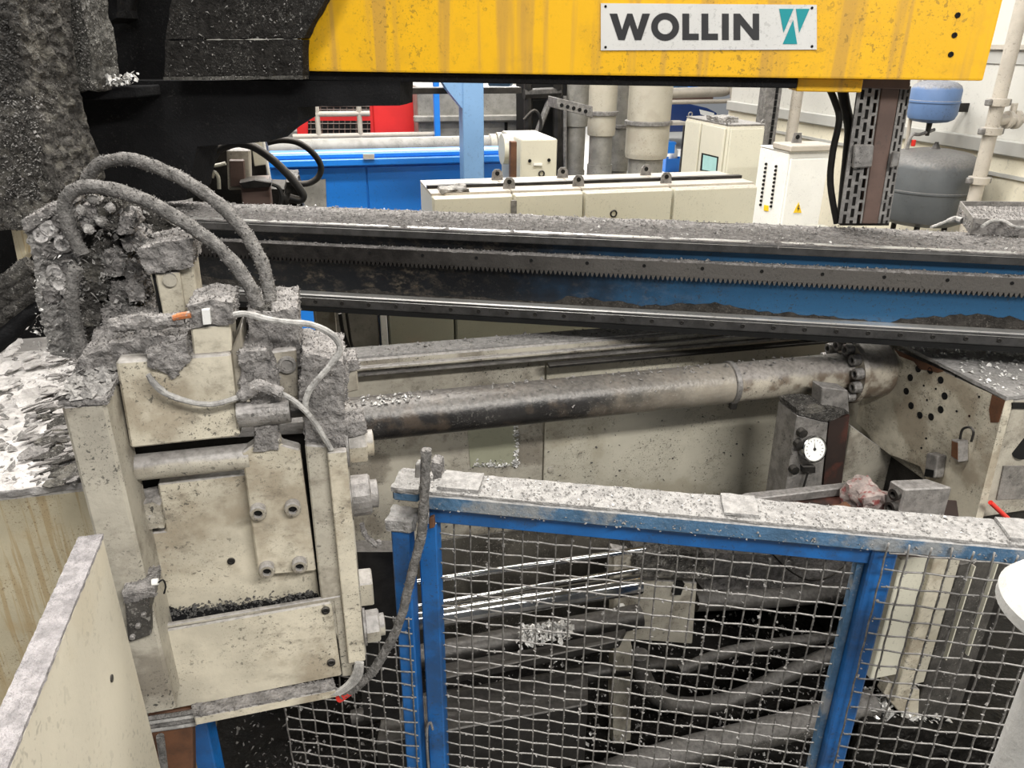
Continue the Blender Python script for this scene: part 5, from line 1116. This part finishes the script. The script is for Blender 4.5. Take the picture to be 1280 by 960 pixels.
# nuts and chain on the right flank
def flank(name, pix, d, w, m, **kw):
    return MB().pq(MF, d, pix, w).build(name, m, dc, **kw)
def nut(px, py, d, r, l, m, hex_=True):
    p = MF.onv(d, px, py)
    o = MB().lathe(p, MF.u, [(r, 0), (r, l * .9), (r * .9, l)], 6 if hex_ else 20).build('nut', m, dc, bevel=.0)
    MB().lathe(p + MF.u * l, MF.u, [(r * .7, 0), (r * .7, l * .35), (r * .5, l * .4)], 16).build('stud_end', m, o, smooth=True)
    MB().lathe(p - MF.u * .006, MF.u, [(r * 1.15, 0), (r * 1.15, .005)], 24).build('washer', K['steel_dusty'], o, smooth=True)
nut(436, 556, D + .05, .037, .034, K['cream'])
nut(440, 620, D + .08, .042, .038, K['steel_dusty'], False)
nut(458, 783, D + .02, .034, .028, K['cream_grimy'])
part('nut_dust', [(431, 530), (455, 526), (459, 541), (432, 548)], D + .025, .05, K['dust'], rough=(0.0036, 0.0045, 48))
MB().tube([MF.onv(D + .06, x, y) for x, y in ((452, 655), (456, 668), (464, 676), (471, 682), (474, 676))], .005, 7).build('chain_end', K['dust'], dc, rough=(0.0027, 0.0045, 64))
part('rod_bush', [(448, 731), (466, 729), (468, 757), (450, 759)], D + .14, .06, K['cream'], bevel=.003)
part('rear_dark_wall', [(440, 690), (500, 690), (520, 720), (500, 900), (455, 900)], D + .30, .05, K['dark_steel'])
# ---------------------------------------------------------------- dust-caked top
part('top_crust', [(95, 452), (140, 430), (200, 420), (232, 424), (240, 445), (210, 470), (190, 455), (150, 462), (110, 476), (88, 478)], D + .03, .18, K['dust'], rough=(0.0126, 0.0062, 25.6))
part('crust_lobe', [(182, 440), (232, 425), (236, 448), (222, 470), (214, 478), (200, 462), (186, 458)], D - .008, .05, K['dust'], rough=(0.0081, 0.0056, 35.2))
part('sensor_block', [(238, 409), (288, 404), (290, 440), (242, 446)], D + .012, .10, K['cream'], bevel=.003)
sbk = part('sensor_cap', [(234, 384), (262, 374), (291, 378), (292, 405), (238, 410)], D + .006, .10, K['dust'], rough=(0.0054, 0.0056, 38.4))
part('sensor_label', [(252, 388), (262, 387), (264, 405), (254, 406)], D - .004, .012, K['sign'])
MB().tube([MF.onv(D - .002, x, y) for x, y in ((216, 398), (226, 395), (238, 393))], [.005, .006, .006], 8).build('orange_plug', K['orange'], dc, smooth=True)
MB().tube([MF.onv(D + .01, x, y) for x, y in ((140, 408), (170, 402), (200, 402), (226, 398))], .012, 9).build('crusted_cable', K['dust'], dc, rough=(0.0081, 0.0050, 41.6))
# guide column with cap
gcp = MB().pq(MF, D + .14, [(172, 312), (206, 302), (240, 298), (242, 333), (186, 342), (176, 330)], .12).build('column_cap', K['dust'], dc, rough=(0.0063, 0.0056, 38.4))
part('guide_column', [(186, 338), (241, 332), (249, 392), (202, 398)], D + .16, .08, K['cream'], bevel=.003)
part('column_face', [(194, 342), (224, 339), (232, 390), (204, 394)], D + .148, .013, K['cream'], bevel=.002)
MB().cyl(MF.onv(D + .149, 213, 349), MF.onv(D + .149, 213, 349) - MF.v * .008, .012, seg=18).build('column_boss', K['cream_grimy'], dc, smooth=True)
part('column_slot', [(190, 343), (193, 343), (204, 395), (200, 396)], D + .157, .003, K['black'])
# right cylinder block
part('cylinder_block', [(310, 392), (372, 386), (376, 470), (372, 500), (352, 505), (312, 470)], D + .05, .14, K['dust'], rough=(0.0063, 0.0056, 35.2))
part('block_face', [(338, 440), (370, 436), (374, 500), (352, 508), (346, 470)], D + .035, .03, K['cream_grimy'], bevel=.003)
bf = MF.onv(D + .034, 359, 455); MB().lathe(bf, -MF.v, [(.016, 0), (.016, .006), (.011, .007), (.010, .003)], 20).build('face_bolt', K['steel_dusty'], dc, smooth=True)
part('block_dust', [(300, 440), (332, 438), (344, 460), (346, 500), (318, 505), (300, 480)], D + .0, .09, K['dust'], rough=(0.0081, 0.0056, 32))
part('hose_socket', [(318, 386), (338, 384), (342, 424), (322, 428)], D + .06, .04, K['dust_dark'], rough=(0.0045, 0.0056, 38.4))
part('shelf_block', [(430, 462), (446, 460), (449, 488), (432, 492)], D + .12, .05, K['cream_grimy'], bevel=.003)
part('shelf_block_dust', [(428, 452), (446, 450), (450, 462), (430, 466)], D + .115, .06, K['dust'], rough=(0.0036, 0.0045, 44.8))
# rubble behind: valve stack
vs2 = thing('valve_stack', 'stack of dust-buried valves between the manifold and the guide column', 'valves', MF.onv(D + .3, 140, 440))
for i, (x, y, rx, ry) in enumerate(((115, 335, 14, 16), (142, 330, 13, 16), (165, 340, 12, 14), (120, 362, 13, 13), (147, 365, 13, 14), (170, 366, 12, 12), (112, 392, 14, 14), (142, 395, 16, 13), (170, 396, 18, 10), (122, 418, 20, 12), (158, 415, 18, 12), (186, 408, 12, 8), (133, 306, 18, 10), (165, 305, 14, 10), (110, 270, 10, 12), (135, 268, 12, 16), (155, 280, 12, 10))):
    dd = D + .22 + random.uniform(-.03, .03)
    MB().pq(MF, dd, [(x - rx, y - ry * .7), (x - rx * .4, y - ry), (x + rx * .6, y - ry * .9), (x + rx, y - ry * .2), (x + rx * .8, y + ry), (x - rx * .7, y + ry)], .10).build('valve', K['dust'] if i % 3 else K['dust_dark'], vs2, rough=(0.0090, 0.0056, 35.2))
MB().pq(MF, D + .34, [(96, 245), (190, 262), (240, 300), (240, 420), (100, 440)], .05).build('backing_crust', K['dust_dark'], vs2, rough=(0.0126, 0.0093, 28.8))
def vf(): return MF.onv(D + .2, random.uniform(96, 200), random.uniform(260, 420))
flakes('crust_flakes', 300, vf, .006, K['flake_grey'], vs2, 1.2)
flakes('dark_flakes', 250, vf, .007, K['flake_dark'], vs2, 1.2)
for x, y in ((103, 262), (128, 275), (140, 258), (112, 285), (118, 248)):
    p = MF.onv(D + .2, x, y); MB().lathe(p, -MF.v, [(.007, 0), (.009, .012), (.006, .02), (.003, .024)], 10).build('brass_fitting', K['crust_grey_white'], vs2, rough=(0.0027, 0.0045, 96))
# manifold plate leaning at the left with rows of sockets
mf_ = thing('hose_manifold', 'slanted manifold plate with rows of sockets, thick with grey dust', 'manifold', MF.onv(D + .33, 60, 440))
MB().pq(MF, D + .30, [(30, 278), (62, 262), (94, 246), (98, 300), (106, 450), (62, 442), (52, 400), (42, 330)], .06).build('manifold_plate', K['crust_grey_white'], mf_, rough=(0.0090, 0.0045, 44.8))
for r_, (x, y) in enumerate(((62, 285), (78, 275), (54, 293), (66, 312), (80, 304), (90, 300), (72, 340), (86, 332), (76, 352), (66, 368), (90, 365))):
    p = MF.onv(D + .30, x, y); MB().lathe(p + MF.v * .01, -MF.v, [(.016, 0), (.017, .018), (.012, .024), (.006, .02)], 12).build('socket', K['dust'] if r_ % 2 else K['crust_white'], mf_, rough=(0.0036, 0.0045, 48))
MB().pq(MF, D + .285, [(28, 276), (66, 256), (95, 242), (97, 252), (64, 270), (32, 290)], .08).build('top_edge', K['dust'], mf_, rough=(0.0063, 0.0050, 38.4))
flakes('manifold_flakes', 200, lambda: MF.onv(D + .285, random.uniform(42, 100), random.uniform(262, 440)), .006, K['flake_grey'], mf_, 1.0)
flakes('bright_flakes', 50, lambda: MF.onv(D + .28, random.uniform(42, 100), random.uniform(262, 440)), .005, K['flake'], mf_, 1.0)
def hose(lab, pts, r, m, d, rough, name='grey_hose', cat='hose', seg=12, sub=6):
    b = MB(); b.tube([MF.onv(d if len(p) < 3 else p[2], p[0], p[1]) for p in pts], r, seg, sub)
    return tag(b.build(name, m, None, smooth=True, rough=rough), lab, cat)
hose('upper arching grey hose from the manifold to the cylinder block', [(106, 260, D + .36), (106, 232, D + .36), (118, 210, D + .34), (136, 201, D + .32), (160, 199, D + .30), (186, 206, D + .28), (229, 225, D + .24), (276, 257, D + .2), (308, 294, D + .17), (328, 330, D + .14), (337, 368, D + .11), (339, 398, D + .10)], .0118, K['hose'], D, (.003, .009, 34))
hose('lower arching grey hose looping over the dusty valves', [(104, 318, D + .2), (92, 298, D + .2), (84, 272, D + .2), (82, 250, D + .2), (96, 236, D + .19), (120, 233, D + .18), (152, 240, D + .17), (190, 254, D + .15), (235, 281, D + .13), (276, 312, D + .11), (306, 348, D + .09), (322, 380, D + .08), (328, 410, D + .07)], .0122, K['hose'], D, (.003, .009, 34))
hose('short upright crusted hose beside the manifold', [(96, 335), (92, 352), (90, 375), (94, 405), (100, 428), (104, 446)], .0115, K['hose'], D + .18, (.004, .009, 30))
hose('pale thin cable looping out beside the cylinder block', [(292, 394), (306, 392), (335, 399), (362, 403), (390, 406), (412, 416), (423, 428), (424, 440), (412, 458), (394, 478), (385, 492), (382, 512), (396, 532), (414, 562)], .0055, K['cable'], D - .02, (.0012, .008, 40), 'thin_cable', 'cable', 8)
hose('pale thin cable sagging across the upper cream block', [(185, 468), (195, 482), (212, 494), (240, 503), (268, 505), (296, 497), (318, 487), (332, 484), (352, 492), (370, 503), (384, 516)], .005, K['cable'], D - .03, (.0016, .008, 40), 'thin_cable', 'cable', 8)
hose('knotted cable lump over the clevis', [(300, 497), (314, 488), (326, 482), (340, 486), (350, 492)], .011, K['dust'], D - .03, (.006, .008, 30), 'cable_knot', 'cable', 10)
# black hoses behind, far left
for k, (pts, lb) in enumerate((([(-30, 372), (0, 360), (20, 345), (40, 332)], 'topmost black crusted hose behind the manifold'), ([(-30, 398), (0, 378), (24, 360), (46, 348)], 'second black crusted hose, under the topmost'),
                               ([(-30, 420), (0, 398), (26, 378), (50, 362)], 'third black crusted hose in the bundle by the manifold'), ([(-30, 452), (0, 425), (26, 400), (54, 380)], 'lowest black crusted hose resting over the white crust'))):
    hose(lb, pts, .020, K['dust_dark'] if k < 3 else K['soot'], D + .45, (.005, .012, 24), 'black_hose')

# ---------------------------------------------------------------- yellowed block, far left
ZB = 1.72
yb_ = thing('yellowed_block', 'yellow-stained cream block with a cracked white crust on top', 'machine base', Vector((-1.0, 1.6, 0)))
fa = onz(ZB, 118, 610); fs_, fd_, _ = MF.co(fa)
MB().box(MF, fs_ - 1.0, fs_ + .02, fd_, fd_ + 1.0, 0, ZB).build('block_body', K['cream_tall'], yb_, bevel=.006)
MB().box(MF, fs_ - 1.0, fs_ + .12, fd_ - .004, fd_ + .95, ZB + .001, ZB + .02).build('white_crust', K['crust_white'], yb_, rough=(0.0108, 0.0087, 14.4))
def slab_flake(n, x0, x1, y0, y1, sz_, m, nm):
    b = MB()
    for _ in range(n):
        p = onz(ZB + .035, random.uniform(x0, x1), random.uniform(y0, y1)); a = random.uniform(-.5, .5) + .6
        k = sz_ * random.uniform(.5, 1.5); x = Vector((math.cos(a), math.sin(a), random.uniform(-.2, .3))) * k; y = Vector((-math.sin(a), math.cos(a), random.uniform(-.2, .6))) * k * random.uniform(.25, .6)
        q = [p - x - y * .6, p - x * .2 - y, p + x * .9 - y * .5, p + x + y * .4, p + x * .1 + y, p - x * .8 + y * .5]
        b.prism(q, Vector((0, 0, .003)))
    b.build(nm, m, yb_, kind='stuff')
slab_flake(60, 56, 112, 510, 606, .022, K['dust_dark'], 'peeling_plates')
slab_flake(60, 30, 112, 500, 606, .02, K['dust'], 'peeling_plates')
slab_flake(30, 0, 100, 400, 520, .03, K['crust_white'], 'peeling_plates')
slab_flake(50, 60, 140, 440, 500, .016, K['dust'], 'peeling_plates')
flakes('crust_flakes', 220, lambda: onz(ZB + .03, random.uniform(0, 110), random.uniform(390, 605)), .014, K['flake_grey'], yb_, .8)

# ---------------------------------------------------------------- cream panel, bottom left
pc_ = MF.onv(1.13, 128, 668); sP, dP, zP = MF.co(pc_)
gp_ = thing('splash_panel', 'thick cream splash panel with a dust-covered top edge', 'panel', MF.pt(sP, dP - .3, 0))
MB().box(MF, sP - .034, sP, dP - .75, dP, 0, zP - .006).build('panel_sheet', K['cream_panel2'], gp_, bevel=.002)
MB().box(MF, sP - .035, sP + .001, dP - .75, dP + .001, zP - .0055, zP).build('top_dust', K['dust_mauve'], gp_, rough=(0.0016, 0.0045, 64), smooth=True)
p = MF.onu(sP, 139, 848); MB().lathe(p, MF.u, [(.006, 0), (.006, .002), (.0035, .0022)], 12).build('panel_screw', K['dark_steel'], gp_)
